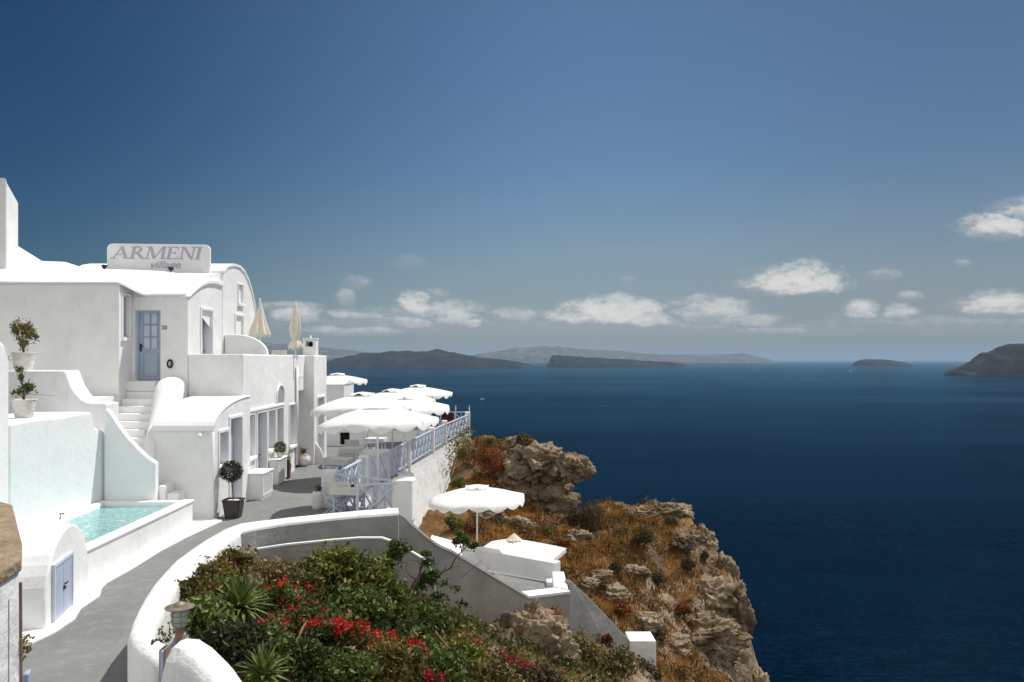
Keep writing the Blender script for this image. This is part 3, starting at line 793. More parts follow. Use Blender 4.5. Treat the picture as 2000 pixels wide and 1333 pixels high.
MB().add([(-9.2, 14.2, .53), (-7.42, 14.2, .53), (-7.42, 18.86, .53), (-9.2, 18.86, .53)], [(0, 1, 2, 3)]).build('water_surface', wm, pool)
MB().tube([(-9.18, 16.9, .64), (-9.18, 16.9, .74), (-9.1, 16.9, .74)], .02, 8).build('spout', M['bronze'], pool)

# pump hut in front of the pool
hut = thing('vaulted_hut', 'knee-high white vaulted hut with a lavender double door beside the path', 'hut', (-8, 12.8, 0))
A, B = Vector((-6.60, 11.75)), Vector((-7.06, 13.92))
ax = (B - A).normalized(); perp = Vector((-ax.y, ax.x))
if perp.x > 0: perp = -perp
def hutprof(n=20, k=1.0, hz=1.34, dn=-.4):
    L = (B - A).length / 2 * k; m_ = (A + B) / 2
    r_ = [(-L, dn), (-L, .25)] + [(-L * math.cos(a), .25 + (hz - .25) * math.sin(a) ** .9) for a in [math.pi * i / n for i in range(1, n)]] + [(L, .25), (L, dn)]
    return [(m_.x + ax.x * s, m_.y + ax.y * s, z) for s, z in r_]
f0 = hutprof(); rings = [[(x + perp.x * d, y + perp.y * d, z) for x, y, z in f0] for d in (0, .6, 1.4, 2.6)]
hb = MB().loft(rings).build('vault', W, hut, bevel=.04, segs=3)
dn = MB()
def hp(s, d, z): # s along the face from A, d outwards
    q = A + ax * s - perp * d
    return (q.x, q.y, z)
s0, s1, dz = .30, 1.14, .86
def slab(mb, a, b, d0, d1, z0, z1):
    mb.two([hp(a, d0, z0), hp(b, d0, z0), hp(b, d0, z1), hp(a, d0, z1)], [hp(a, d1, z0), hp(b, d1, z0), hp(b, d1, z1), hp(a, d1, z1)])
md_ = (s0 + s1) / 2
for a, b in ((s0, md_ - .006), (md_ + .006, s1)):
    mb = MB(); slab(mb, a, b, .0, .035, .03, dz); o = mb.build('door', M['lavdoor'], hut)
fr = MB()
slab(fr, s0 - .04, s0, 0, .05, .01, dz + .05); slab(fr, s1, s1 + .04, 0, .05, .01, dz + .05); slab(fr, s0, s1, 0, .05, dz, dz + .05)
fr.build('door_frame', M['paleblue'], hut)
hd = MB(); slab(hd, md_ - .02, md_ + .04, .035, .06, .42, .47); hd.tube([hp(md_, .05, .5), hp(md_ + .06, .08, .52)], .012, 6); hd.build('latch', M['black'], hut)
tag(MB().box(-8.4, -7.02, 11.32, 11.45, -.2, .62).build('step_ledge', M['roofwhite'], None, bevel=.03), 'small white ledge at the left foot of the vaulted hut', 'ledge')
# ------------------------------------------------------------------ terrace floor, kerbs, parapets
left_edge = [(-19, 5.0), (-19, 46.5)]
right_edge = [(-1.37, 46.2), (-1.37, 44.6), (-2.3, 38.4), (-2.3, 38.0), (-2.62, 35.0), (-2.62, 34.6), (-3.2, 30.2), (-3.2, 29.9), (-3.52, 26.6), (-3.52, 26.2), (-3.95, 25.0), (-4.2, 21.9),
              (-2.05, 20.5), (-2.0, 20.1), (-1.95, 16.35), (-4.55, 14.75), (-4.75, 13.5), (-4.62, 11.9), (-4.35, 10.5), (-4.0, 9.2), (-3.75, 8.5), (-3.3, 7.9), (-2.7, 7.4), (-2.4, 5.0)]
MB().prism_z(left_edge + right_edge, -.02, 0).build('terrace_floor', M['floor'])['kind'] = 'structure'
# battered white retaining wall carrying the terrace
top = right_edge[:14]
n_ = len(top)
rings = []
for z, off in ((-.004, -.02), (-.25, .0), (-1.2, .14), (-3.0, .45), (-8.0, 1.3)):
    ring = []
    for i, (x, y) in enumerate(top):
        dx = off * (.25 if i >= 12 else 1.0)
        ring.append((x + dx, y - (off * .4 if i >= 11 else 0), z))
    ring += [(-6.0, 20.1 - off * .3, z), (-6.0, 46.2, z)]
    rings.append(ring)
rw = tag(MB().loft(rings[::-1]).build('retaining_wall', M['rough'], None, bevel=.05, segs=2), 'high battered white retaining wall carrying the dining terrace above the rocks', 'retaining wall')

# white painted kerb strip along pool, hut and annex
ks = [(-7.19, 19.9), (-6.98, 19.83), (-6.72, 19.75), (-6.78, 19.2), (-6.9, 18.0), (-6.95, 16.6), (-6.9, 15.2), (-6.92, 14.3), (-6.85, 13.95), (-6.66, 13.5), (-6.62, 12.8), (-6.45, 12.3), (-6.42, 11.7), (-6.5, 11.2), (-6.85, 10.75), (-7.6, 10.5), (-9.0, 10.4), (-9.0, 14), (-7.3, 14), (-7.3, 19.9)]
sec = [(x, y, -.05) for x, y in ks]
kb = MB().prism_z(ks, -.05, .045).build('white_kerb', M['roofwhite'], None, bevel=.03, segs=3)
tag(kb, kind='structure')
MB().box(-8.44, -6.9, 19.12, 19.9, -.05, .052).build('white_pavement', M['roofwhite'])['kind'] = 'structure'

# curving parapet along the path: pairs (path side, garden side) at top height 1 m
pairs = [((776, 993), (779, 1001)), ((705, 998), (707, 1006)), ((640, 1003), (642, 1012)), ((560, 1012), (562, 1021)), ((500, 1019), (504, 1030)), ((470, 1023), (474, 1037)), ((440, 1032), (456, 1050)),
         ((395, 1057), (425, 1073)), ((365, 1076), (398, 1095)), ((340, 1095), (376, 1113)), ((318, 1117), (356, 1134)), ((300, 1138), (341, 1156)), ((282, 1165), (326, 1182)), ((268, 1190), (315, 1205)),
         ((256, 1215), (305, 1222)), ((249, 1240), (302, 1237)), ((252, 1258), (308, 1246)), ((266, 1274), (320, 1254)), ((290, 1289), (335, 1262)), ((316, 1302), (346, 1269))]
rings = []
for (a, b) in pairs:
    pa = G(a[0], a[1], .97); pb = G(b[0], b[1], .97)
    d = (pb - pa)
    n = 8
    prof = [(0, -.6), (0, .86), (.04, .93), (.16, .985), (.5, 1.0), (.84, .985), (.96, .93), (1, .86), (1.04, .3), (1.1, -.9)]
    wob = .015 * noise.noise(pa * 1.3)
    rings.append([(pa.x + d.x * s, pa.y + d.y * s, z + wob) for s, z in prof])
par = tag(MB().loft(rings).build('path_parapet', M['rough'], None, smooth=True), 'thick white parapet winding along the grey path above the garden', 'parapet')
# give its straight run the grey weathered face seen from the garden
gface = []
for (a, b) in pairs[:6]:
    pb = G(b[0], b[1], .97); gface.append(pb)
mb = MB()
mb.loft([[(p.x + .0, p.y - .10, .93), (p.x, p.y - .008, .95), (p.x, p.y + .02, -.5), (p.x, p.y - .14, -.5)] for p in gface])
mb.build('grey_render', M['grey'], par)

# stair wall falling to the right
def YS(px):
    k = (px - CX) / F
    return (16.1 + 1.027) / (1 - .5135 * k)
tp = [(765, 999), (776, 1001), (790, 1010), (800, 1021), (825, 1043), (850, 1062), (862, 1069), (880, 1076), (890, 1082), (930, 1106), (980, 1136), (1032, 1167), (1075, 1162), (1112, 1157)]
fr = [P(px, py, YS(px)) for px, py in tp]
bt = [P(px, py, YS(px)) for px, py in ((1112, 1300), (765, 1300))]
front_ = fr + bt
back_ = [p + Vector((-.13, .25, 0)) for p in front_]
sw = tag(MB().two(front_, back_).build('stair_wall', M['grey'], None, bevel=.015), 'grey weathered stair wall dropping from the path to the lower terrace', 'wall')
# white capping on top of it
for seg, wd in ((tp[:12], .27), (tp[11:], .34)):
    rg = []
    for px, py in seg:
        p = P(px, py, YS(px)); q = p + Vector((-.5, .87, 0)).normalized() * wd
        o_ = Vector((.02, -.035, 0))
        rg.append([p + o_ - Vector((0, 0, .02)), p + o_ + Vector((0, 0, .035)), q + Vector((0, 0, .04)), q - Vector((0, 0, .03))])
    MB().loft(rg).build('coping', M['roofwhite'], sw)
# return at the right end, then the sloping grey wing and its end post
e = P(1112, 1157, YS(1112))
MB_ = MB().prism_z([(e.x - .02, e.y + .02), (e.x + .01, e.y + 1.5), (e.x - .28, e.y + 1.5), (e.x - .34, e.y + .2)], -4.5, e.z + .07)
tag(MB_.build('stair_end_wall', M['white'], None, bevel=.02), 'short white return wall at the low end of the grey stair wall', 'wall')
def YW(px): return 18.35 + (px - 1112) / 116 * 1.3
wp = [(1113, 1134), (1118, 1137), (1130, 1149), (1145, 1163), (1160, 1178), (1180, 1199), (1200, 1220), (1215, 1236), (1229, 1249)]
fr = [P(px, py, YW(px)) for px, py in wp] + [P(1229, 1330, YW(1229)), P(1113, 1330, YW(1113))]
tag(MB().two(fr, [p + Vector((-.1, .2, 0)) for p in fr]).build('wing_wall', M['grey'], None, bevel=.012), 'light grey sloping wing wall ending at the square white post on the cliff', 'wall')
zt = -2.9
tag(MB().box(3.32, 3.98, 19.6, 20.3, -5.5, zt).build('end_post', M['rough'], None, bevel=.03), 'squat square white post at the bottom of the sloping wing wall', 'post')

# low plinth wall inside the garden
lp = [(474, 1092), (480, 1085), (500, 1073), (560, 1064), (640, 1056), (700, 1051), (745, 1051), (775, 1061), (800, 1076), (825, 1091), (838, 1104), (846, 1125), (850, 1160)]
def YL(px): return 14.1 + (px - 474) / 400 * 1.75
fr = [P(px, py, YL(px)) for px, py in lp]
rg = [[(p.x, p.y, p.z), (p.x + .02, p.y + .09, p.z + .0), (p.x + .02, p.y + .09, -2.0), (p.x, p.y, -2.0)] for p in fr]
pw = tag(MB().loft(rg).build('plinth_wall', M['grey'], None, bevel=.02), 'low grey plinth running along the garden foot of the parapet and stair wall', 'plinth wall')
rg = [[(p.x, p.y - .02, p.z - .02), (p.x, p.y - .02, p.z + .012), (p.x + .01, p.y + .05, p.z + .015), (p.x + .01, p.y + .05, p.z)] for p in fr[:10]]
MB().loft(rg).build('coping', M['white'], pw)
ov = MB().box(X(449.5, 14.0), X(457.5, 14.0), 13.9, 14.5, Z(1072, 14.0), Z(1046, 14.0))
tag(ov.build('overflow_pipe', M['capstone'], None, bevel=.01), 'square stone drain spout in the parapet at the corner of the garden', 'drain spout')

# lower terrace
MB().prism_z([(-2.0, 17.0), (2.0, 19.0), (1.75, 20.2), (.2, 21.4), (-.35, 22.8), (-1.1, 24.6), (-2.0, 25.6)], -2.1, -1.62).build('lower_terrace_floor', M['roofwhite'])['kind'] = 'structure'
MB().prism_z([(-.4, 18.3), (1.66, 19.3), (1.6, 20.0), (-.3, 21.2)], -1.63, -1.61).build('lower_landing', M['floor'])['kind'] = 'structure'
a, b = Vector((-.9, 22.0)), Vector((1.52, 20.15))
d = (b - a).normalized(); nrm = Vector((-d.y, d.x))
pol = [a, b, b + nrm * .3, a + nrm * .3]
wl_ = tag(MB().prism_z([(p.x, p.y) for p in pol], -4.5, -1.13).build('terrace_wall', M['white'], None, bevel=.025), 'low white wall of the lower terrace in front of the square parasol', 'wall')
MB_ = MB().box(1.3, 1.53, 19.75, 20.1, -2.4, -1.5)
tag(MB_.build('gate_pier', M['white'], None, bevel=.02), 'small white pier at the corner of the lower terrace wall', 'pier')
wv = [(-.55, 17.0), (-.5, 20.0), (-.25, 22.4), (-.05, 24.0), (.0, 26.0), (-.2, 26.6), (-2.0, 26.8)]
rg = [[(x, y, -4), (x - .02, y, z), (x - .28, y, z), (x - .3, y, -4)] for (x, y), z in zip(wv, (-1.3, -1.3, -1.22, -1.1, -.95, -.9, -.9))]

# ------------------------------------------------------------------ near left pillar and gate posts
pil = thing('stone_capped_pillar', 'weathered white wall end with a sandy stone top at the left edge', 'pillar', (-4.6, 7, 0))
za = 2.45
cp = [G(42, 1092, za), G(43, 1058, za), G(24, 985, za), G(0, 979, za), G(-160, 960, za), G(-160, 1140, za), G(0, 1117, za)]
rr_ = []
nb = MB()
pl = [(p.x, p.y) for p in cp]
nb.prism_z(pl, za - .10, za).build('stone_cap', M['capstone'], pil, bevel=.02, segs=2)
inner = [(x - .03, y + .01) for x, y in pl]
nb = MB().prism_z(inner, -.5, za - .10).build('pillar_body', M['rough'], pil, bevel=.02)
o = MB().tube([(X(40, 6.1), 6.1, 2.3), (X(42, 6.1), 6.1, .6)], .012, 6).build('pipe', M['rust'], pil)
gp = tag(MB().prism_x([(5.9, -.3), (5.9, Z(1318, 5.9)), (5.95, Z(1312, 5.9)), (5.96, -.3)], X(48, 5.93), X(59, 5.93)).build('gate_post', M['lav'], None, bevel=.01), 'lavender gate post top at the bottom left beside the path', 'gate post')
gz = 7.45
g2 = thing('garden_gate', 'lavender wooden gate edge standing between the two rounded white walls', 'gate', (X(320, gz), gz, 0))
MB().prism_z([(X(313, gz), gz), (X(321, gz), gz - .02), (X(325, gz), gz + .55), (X(318, gz), gz + .55)], -.3, Z(1262, gz) - .05).build('gate_leaf', M['lav'], g2, bevel=.01)
MB().box(X(322, gz), X(325.5, gz), gz - .03, gz + .1, -.3, Z(1266, gz)).build('hinge_post', M['rust'], g2, bevel=.004)
# rounded wall right of the gate
rw_ = []
for px, py, Y, hw in ((333, 1262, 7.35, .12), (350, 1250, 7.35, .2), (372, 1254, 7.25, .22), (400, 1272, 7.1, .22), (430, 1302, 6.95, .22), (455, 1340, 6.8, .22), (480, 1390, 6.7, .22)):
    p = P(px, py, Y)
    rw_.append([(p.x - .05, p.y - hw, -.6), (p.x - .05, p.y - hw, p.z - .12), (p.x - .02, p.y - hw * .6, p.z - .02), (p.x, p.y, p.z), (p.x + .02, p.y + hw * .6, p.z - .02), (p.x + .05, p.y + hw, p.z - .12), (p.x + .05, p.y + hw, -.6)])
rw_[0] = [(x, y, min(z, 1.08)) for x, y, z in rw_[0]]
tag(MB().loft(rw_).build('rounded_wall', M['rough'], None, bevel=.04, segs=3), 'short white wall with rounded top right of the lavender gate', 'wall')

# garden lantern on its post
lan = thing('garden_lantern', 'weathered ship-style lantern with flat brim and ribbed glass by the gate', 'lantern', (X(351, 7.75), 7.75, 1.0))
lx, ly = X(351, 7.75), 7.75
z_ = lambda py: Z(py, 7.75)
MB().lathe([(.02, z_(1262)), (.07, z_(1262)), (.062, z_(1252)), (.04, z_(1240)), (.044, z_(1228)), (.058, z_(1222)), (.001, z_(1221))], (lx, ly, 0), 18).build('post', M['rust'], lan, smooth=True)
MB().lathe([(.001, z_(1222)), (.070, z_(1222)), (.072, z_(1212)), (.078, z_(1200)), (.074, z_(1190)), (.001, z_(1189))], (lx, ly, 0), 24).build('glass', M['ribglass'], lan, smooth=True)
cg = MB()
for k in range(6):
    a = 2 * math.pi * k / 6
    cg.tube([(lx + .075 * math.cos(a), ly + .075 * math.sin(a), z_(1222)), (lx + .086 * math.cos(a), ly + .086 * math.sin(a), z_(1200)), (lx + .082 * math.cos(a), ly + .082 * math.sin(a), z_(1188))], .0035, 5)
for zz in (1213, 1201):
    cg.tube([(lx + .084 * math.cos(a), ly + .084 * math.sin(a), z_(zz)) for a in [2 * math.pi * i / 24 for i in range(25)]], .003, 5)
cg.build('cage', M['bronze'], lan)
MB().lathe([(.001, z_(1189)), (.138, z_(1187)), (.14, z_(1185.5)), (.065, z_(1184)), (.05, z_(1179)), (.03, z_(1176)), (.001, z_(1175.5))], (lx, ly, 0), 28).build('brim', M['bronze'], lan)
MB().box(lx - .16, lx + .14, ly - .12, ly + .2, .3, z_(1261)).build('base', M['grey'], lan, bevel=.02)
# ------------------------------------------------------------------ balustrades
def xrail(name, a, b, n, label, parent=None, h=.92, base=.1, posts=True, post_h=None):
    """painted railing: top and bottom rails, uprights, a diagonal cross in each bay"""
    a, b = Vector(a), Vector(b)
    t_ = thing(name, label, 'railing', a, 'lavender crossed railings of the terrace')
    up = Vector((0, 0, 1)); m = M['rail']
    MB().bar(a + up * h, b + up * h, .07, .05).build('top_rail', m, t_)
    MB().bar(a + up * base, b + up * base, .05, .05).build('bottom_rail', m, t_)
    for i in range(n + 1):
        p = a.lerp(b, i / n)
        if posts: MB().bar(p + up * .0, p + up * (h - .02), .055).build('upright', m, t_)
    for i in range(n):
        p, q = a.lerp(b, i / n), a.lerp(b, (i + 1) / n)
        c = MB().bar(p + up * base, q + up * h, .035).bar(p + up * h, q + up * base, .0345)
        c.bar((p + q) / 2 + up * base, (p + q) / 2 + up * h, .03)
        c.build('cross', m, t_)
    return t_
def pier(x0, x1, y0, y1, h, label, z0=-.3, m=None):
    o = MB().box(x0, x1, y0, y1, z0, h).build('pier', m or W, None, bevel=.03, segs=3)
    return tag(o, label, 'pier', 'white piers of the terrace balustrade')
pier(-4.68, -4.28, 21.6, 22.0, 1.0, 'square white pier by the cafe table, at the near end of the lit crossed railing')
pier(-4.24, -3.92, 24.9, 25.25, 1.0, 'slim white pier halfway between the cafe table and the pale block pier')
pier(-4.4, -3.5, 26.4, 26.75, 1.02, 'broad pale block pier behind the slim white one')
pier(-3.42, -3.12, 29.9, 30.25, 1.0, 'white pier under the front edge of the largest parasol')
pier(-2.86, -2.6, 34.6, 35.0, 1.05, 'white pier between the two crossed railings above the rusty shrubs')
pier(-2.5, -2.25, 38.0, 38.35, 1.1, 'round-topped white pier next to last along the terrace edge')
pier(-1.62, -1.34, 44.3, 44.7, 1.1, 'last white pier at the far corner of the terrace')
o = MB().two([(-2.55, 19.9, -5), (-2.04, 19.9, -5), (-2.04, 19.9, 1.0), (-2.55, 19.9, 1.0)], [(-2.55, 20.4, -5), (-1.98, 20.4, -5), (-1.98, 20.4, 1.0), (-2.55, 20.4, 1.0)]).build('pier', W, None, bevel=.04, segs=3)
tag(o, 'tall white corner pier right of the near crossed railing', 'pier', 'white piers of the terrace balustrade')
xrail('railing', (-4.28, 21.75, 0), (-4.05, 24.9, 0), 4, 'crossed railing running back from the pier beside the cafe table')
xrail('railing', (-4.28, 21.5, 0), (-2.5, 20.25, 0), 3, 'farther of the two crossed railings facing the camera beside the table')
xrail('railing', (-3.35, 19.62, 0), (-2.4, 19.95, 0), 1, 'nearest short crossed railing joined to the tall corner pier')
xrail('railing', (-3.88, 25.3, 0), (-3.52, 26.4, 0), 2, 'short crossed railing in shade between the slim pier and the block pier')
xrail('railing', (-3.5, 26.75, 0), (-3.25, 29.9, 0), 5, 'shaded crossed railing behind the pole of the largest parasol')
xrail('railing', (-3.18, 30.25, 0), (-2.72, 34.6, 0), 6, 'crossed railing on the terrace edge just right of the largest parasol')
xrail('railing', (-2.68, 35.0, 0), (-2.36, 38.0, 0), 5, 'crossed railing right of the parasols, second from the far corner')
xrail('railing', (-2.3, 38.35, 0), (-1.48, 44.3, 0), 6, 'last crossed railing running to the far corner of the terrace')
fr_ = xrail('railing', (-1.5, 45.7, .08), (-7.0, 46.2, .08), 7, 'far crossed railing with maroon panels seen against the sea')
for a, b in ((-4.25, -3.4), (-5.5, -4.5), (-2.95, -2.3)):
    MB().box(a, b, 45.6, 45.65, .16, .97).build('cloth_panel', M['maroon'], fr_)
for x in (-2.2, -1.42):
    MB().bar((x, 45.75, 0), (x, 45.75, 1.15), .05).lathe([(.04, 1.15), (.03, 1.25), (.001, 1.42)], (x, 45.75, 0), 8).build('finial_post', M['whitemetal'], fr_)
# building beyond the end block, and the low wall with the dark opening
fb = thing('far_house', 'small white house past the square end block, under the farthest parasol', 'house', (-9, 42, 0))
MB().box(-10.5, -7.9, 42.0, 45.0, -.3, 2.72).build('wall', W, fb, bevel=.04, cuts=[(-8.1, -7.7, 42.6, 43.4, .05, 2.0)])
MB().box(-7.99, -7.96, 42.62, 43.38, .05, 1.98).build('door', M['lavdoor'], fb)
MB().prism_x([(41.95, 2.7), (43.5, 2.92), (45.05, 2.7)], -10.5, -7.86).build('roof', M['roofwhite'], fb)
lw = MB().box(-8.6, -5.9, 37.0, 37.5, -.3, 1.15).build('back_wall', M['white'], None, bevel=.03, cuts=[(-7.15, -6.7, 36.5, 37.35, .05, .62)])
tag(lw, 'white wall with a dark square opening seen below the large parasols', 'wall')
MB().box(-7.15, -6.7, 37.2, 37.3, .05, .62).build('opening', M['dark'], lw)

# ------------------------------------------------------------------ parasols
def make_parasol(R_=1.6, H=2.75, drop=.42, ns=16, m='canvas', scall=.13, bend=.0):
    root = thing('parasol', 'x', 'parasol', (0, 0, 0))
    def surf(r0, r1, z0, z1, nr, sc_, phase=0):
        rings = []
        nt = ns * 6
        for i in range(nr + 1):
            u = i / nr; r = r0 + (r1 - r0) * u
            ring = []
            for k in range(nt):
                a = 2 * math.pi * k / nt
                q = (k % 6) / 6.0
                sag = math.sin(math.pi * q)          # panels sag between the ribs
                rr = r * (1 - .02 * sag * u)
                z = z0 + (z1 - z0) * u ** 1.45 - .012 * sag * math.sin(math.pi * u) + bend * math.cos(a) * (r / R_) ** 2
                z += (.03 * math.sin(3 * a + 1) + .02 * math.sin(7 * a + 2)) * u ** 2; rr *= 1 + .018 * math.sin(5 * a + .5) * u
                ring.append((rr * math.cos(a), rr * math.sin(a), z))
            rings.append(ring)
        if sc_:
            ring = []
            for k in range(nt):
                a = 2 * math.pi * k / nt; q = (k % 6) / 6.0
                sag = math.sin(math.pi * q)
                x, y, z = rings[-1][k]
                ring.append((x * 1.012, y * 1.012, z - .06 - sc_ * sag))
            rings.append(ring)
        return rings
    c = MB(); c.loft(surf(.34, R_, H - .07, H - drop, 7, scall), caps=False)
    cn = c.build('canopy', M[m], root, smooth=True)
    v = MB(); v.loft(surf(.01, .40, H + .07, H - .02, 3, 0), caps=False)
    v.build('vent_cap', M[m], cn, smooth=True)
    r = MB()
    for k in range(8):
        a = 2 * math.pi * k / 8 + .19
        r.bar((.04 * math.cos(a), .04 * math.sin(a), H - .12), (R_ * .985 * math.cos(a), R_ * .985 * math.sin(a), H - drop - .02 + bend * math.cos(a)), .018)
    r.build('ribs', M['whitemetal'], root)
    MB().tube([(0, 0, 0), (0, 0, H)], .028, 10).build('pole', M['whitemetal'], root, smooth=True)
    MB().box(-.28, .28, -.28, .28, 0, .1).lathe([(.06, .1), (.05, .35), (.001, .351)], (0, 0, 0), 12).build('base', M['whitemetal'], root, bevel=.02)
    return root
GP = 'open white round parasols'
p0 = make_parasol(1.62, 2.76, .42, 16, bend=.07)
p0['label'] = 'largest open white parasol, nearest on the dining terrace by the cafe table'; p0['group'] = GP
p0.location = (-3.12, 21.4, 0)
for (x, y, rz, s, lab) in ((-4.35, 26.4, .15, 1.04, 'open white parasol just behind the largest one, its tip touching the end block'),
                           (-3.1, 27.6, .35, .98, 'open white parasol half hidden behind the right tip of the largest one'),
                           (-3.95, 31.0, -.2, 1.02, 'open white parasol third back, peeking between its neighbours over the terrace'),
                           (-3.62, 38.0, .1, 1.0, 'farthest white parasol of the dining row, with its right tip over the sea'),
                           (-9.6, 49.0, .4, 1.13, 'lone white parasol in the distance above the small far house')):
    copy_tree(p0, (x, y, 0), rz, lab, s, GP)
p1 = copy_tree(p0, (X(932, 21.5), 21.5, -1.62), .25, 'single open white parasol on the lower terrace in front of the dry shrubs', .80, GP)

# square cream parasol on the ledge below
sq = thing('square_parasol', 'square off-white canvas parasol with a pleated peak on the lower ledge', 'parasol', (0, 0, 0))
Rq = 1.28; zc, ze_ = 0.0, -.36
cor = [(Rq * math.cos(a), Rq * math.sin(a)) for a in [math.pi / 4 + math.pi / 2 * i for i in range(4)]]
cor = [(x * 1.0, y * 1.0) for x, y in cor]
mb = MB(); N = 10; rings = []
for i in range(N + 1):
    u = .12 + .88 * i / N; ring = []
    for k in range(4):
        x0_, y0_ = cor[k]; x1_, y1_ = cor[(k + 1) % 4]
        for j in range(8):
            q = j / 8; sag = math.sin(math.pi * q)
            ring.append(((x0_ + (x1_ - x0_) * q) * u * (1 - .0 * sag), (y0_ + (y1_ - y0_) * q) * u, zc + (ze_ - zc) * u ** 1.15 - .035 * sag * u))
    rings.append(ring)
rings.append([(x * 1.004, y * 1.004, z - .1) for x, y, z in rings[-1]])
mb.loft(rings, caps=False).build('canopy', M['canvas'], sq)
pk = MB(); rings = []
for r_, z in ((.15, -.02), (.11, .02), (.05, .09), (.015, .13), (.004, .14)):
    rings.append([(r_ * (1 + .22 * (k % 2)) * math.cos(a), r_ * (1 + .22 * (k % 2)) * math.sin(a), z) for k, a in enumerate([2 * math.pi * i / 24 for i in range(24)])])
pk.loft(rings).build('pleated_cap', M['cream'], sq)
MB().tube([(0, 0, 0), (0, 0, -2.3)], .03, 8).build('pole', M['whitemetal'], sq)
rb = MB()
for x, y in cor: rb.bar((0, 0, -.06), (x * .99, y * .99, ze_ - .03), .025)
rb.build('ribs', M['whitemetal'], sq)
sq.location = (X(1004, 22.6), 22.6, Z(1053, 22.6)); sq.rotation_euler = (0, 0, R(-22)); sq.scale = (1.3, 1.3, 1.15)

def closed_parasol(x, y, z0, ztop, zbot, rb_, label, tie=None, seed=0):
    root = thing('closed_parasol', label, 'parasol', (x, y, z0), 'closed cream parasols on the roof terrace')
    rings = []; n = 48; H = ztop - zbot
    prof = [(0, .012), (.02, .05), (.06, .075), (.12, .09), (.3, .30), (.55, .55), (.8, .85), (.93, 1.0), (1.0, .98)] if tie is None else \
           [(0, .02), (.02, .12), (.06, .2), (.12, .3), (.3, .62), (.55, .82), (.72, .72), (.79, .42), (.84, .7), (.94, 1.05), (1.0, 1.0)]
    for u, k in prof:
        rr = max(.012, rb_ * k)
        rings.append([(x + rr * (1 + .17 * math.cos(8 * a + seed) * min(1, k * 1.6)) * math.cos(a) + .02 * math.sin(seed + 5 * u), y + rr * (1 + .17 * math.cos(8 * a + seed) * min(1, k * 1.6)) * math.sin(a),
                       ztop - H * u - (.05 * math.cos(8 * a + seed) if u == 1.0 else 0)) for a in [2 * math.pi * i / n for i in range(n)]])
    MB().loft(rings).build('folded_canopy', M['cream'], root, smooth=True)
    MB().tube([(x, y, z0), (x, y, ztop - .02)], .028, 8).sphere((x, y, ztop + .01), .04, 5).build('pole', M['whitemetal'], root)
    if tie: MB().lathe([(rb_ * .46, 0), (rb_ * .5, .03), (rb_ * .46, .06)], (x, y, ztop - H * .80), 16).build('tie', M['chaircanvas'], root)
    MB().box(x - .22, x + .22, y - .22, y + .22, z0, z0 + .12).lathe([(.07, 0), (.05, .35), (.001, .36)], (x, y, z0 + .12), 12).build('base', M['whitemetal'], root, bevel=.02)
    return root
closed_parasol(X(508, 27.0), 27.0, 3.31, Z(586, 27.0), Z(658, 27.0), .34, 'closed cream parasol with flared skirt, nearer the vaulted room', seed=.7)
closed_parasol(X(577.5, 29.3), 29.3, 3.31, Z(592, 29.3), Z(682, 29.3), .235, 'closed cream parasol tied near its hem, next to the chimney', tie=True, seed=2)

# ------------------------------------------------------------------ chairs and tables
def make_director_chair():
    root = thing('director_chair', 'x', 'chair', (0, 0, 0))
    m = M['rail']; w2, d2 = .27, .22
    for sy in (-1, 1):
        MB().bar((-w2, sy * d2, 0.02), (w2, sy * d2, .44), .035, .03).build('crossed_leg', m, root)
        MB().bar((w2, sy * d2 * .92, 0.02), (-w2, sy * d2 * .92, .44), .035, .03).build('crossed_leg', m, root)
    for sx in (-1, 1):
        MB().bar((sx * w2, -d2 - .02, .015), (sx * w2, d2 + .02, .015), .04, .03).build('runner', m, root)
        MB().bar((sx * w2, -d2, .44), (sx * w2, -d2, .64), .032).bar((sx * w2, d2, .44), (sx * w2, d2 + .06, .90), .032).build('post', m, root)
        MB().bar((sx * w2, -d2 - .05, .65), (sx * w2, d2 + .03, .65), .055, .025).build('armrest', m, root)
    MB().box(-w2, w2, -d2, d2, .435, .45).build('seat', M['chaircanvas'], root)
    bk = MB(); rg = []
    for z in (.66, .78, .90):
        yb = d2 + .06 * (z - .44) / .46
        rg.append([(-w2 - .02, yb - .02, z), (0, yb + .03, z), (w2 + .02, yb - .02, z), (w2 + .02, yb - .005, z), (0, yb + .045, z), (-w2 - .02, yb - .005, z)])
    bk.loft(rg).build('backrest', M['chaircanvas'], root)
    return root
CG = 'lavender director chairs with off-white canvas'
c0 = make_director_chair(); c0['label'] = 'nearest director chair, its canvas back to the camera at the small table'; c0['group'] = CG
c0.location = (X(655, 20.55), 20.5, 0); c0.rotation_euler = (0, 0, R(195)); c0.scale = (1.02,) * 3
for x, y, rz, lab in ((X(690, 20.8), 20.9, 265, 'director chair sideways right of the cafe table, by the crossed railing'),
                      (X(652, 25.2), 25.2, 80, 'director chair beyond the square white pier, under the largest parasol'),
                      (X(675, 27.2), 27.2, 200, 'director chair further back with its back to the camera, left of the pale block pier'),
                      (X(704, 28.0), 28.2, 250, 'director chair half behind the pale block pier'),
                      (X(690, 31.0), 31.2, 170, 'small far director chair below the middle of the parasols'),
                      (X(722, 32.0), 32.0, 100, 'small far director chair near the shaded railing'),
                      (X(836, 42.8), 42.8, 190, 'farthest director chair in front of the maroon panels')):
    copy_tree(c0, (x, y, 0), R(rz), lab, 1.0, CG)
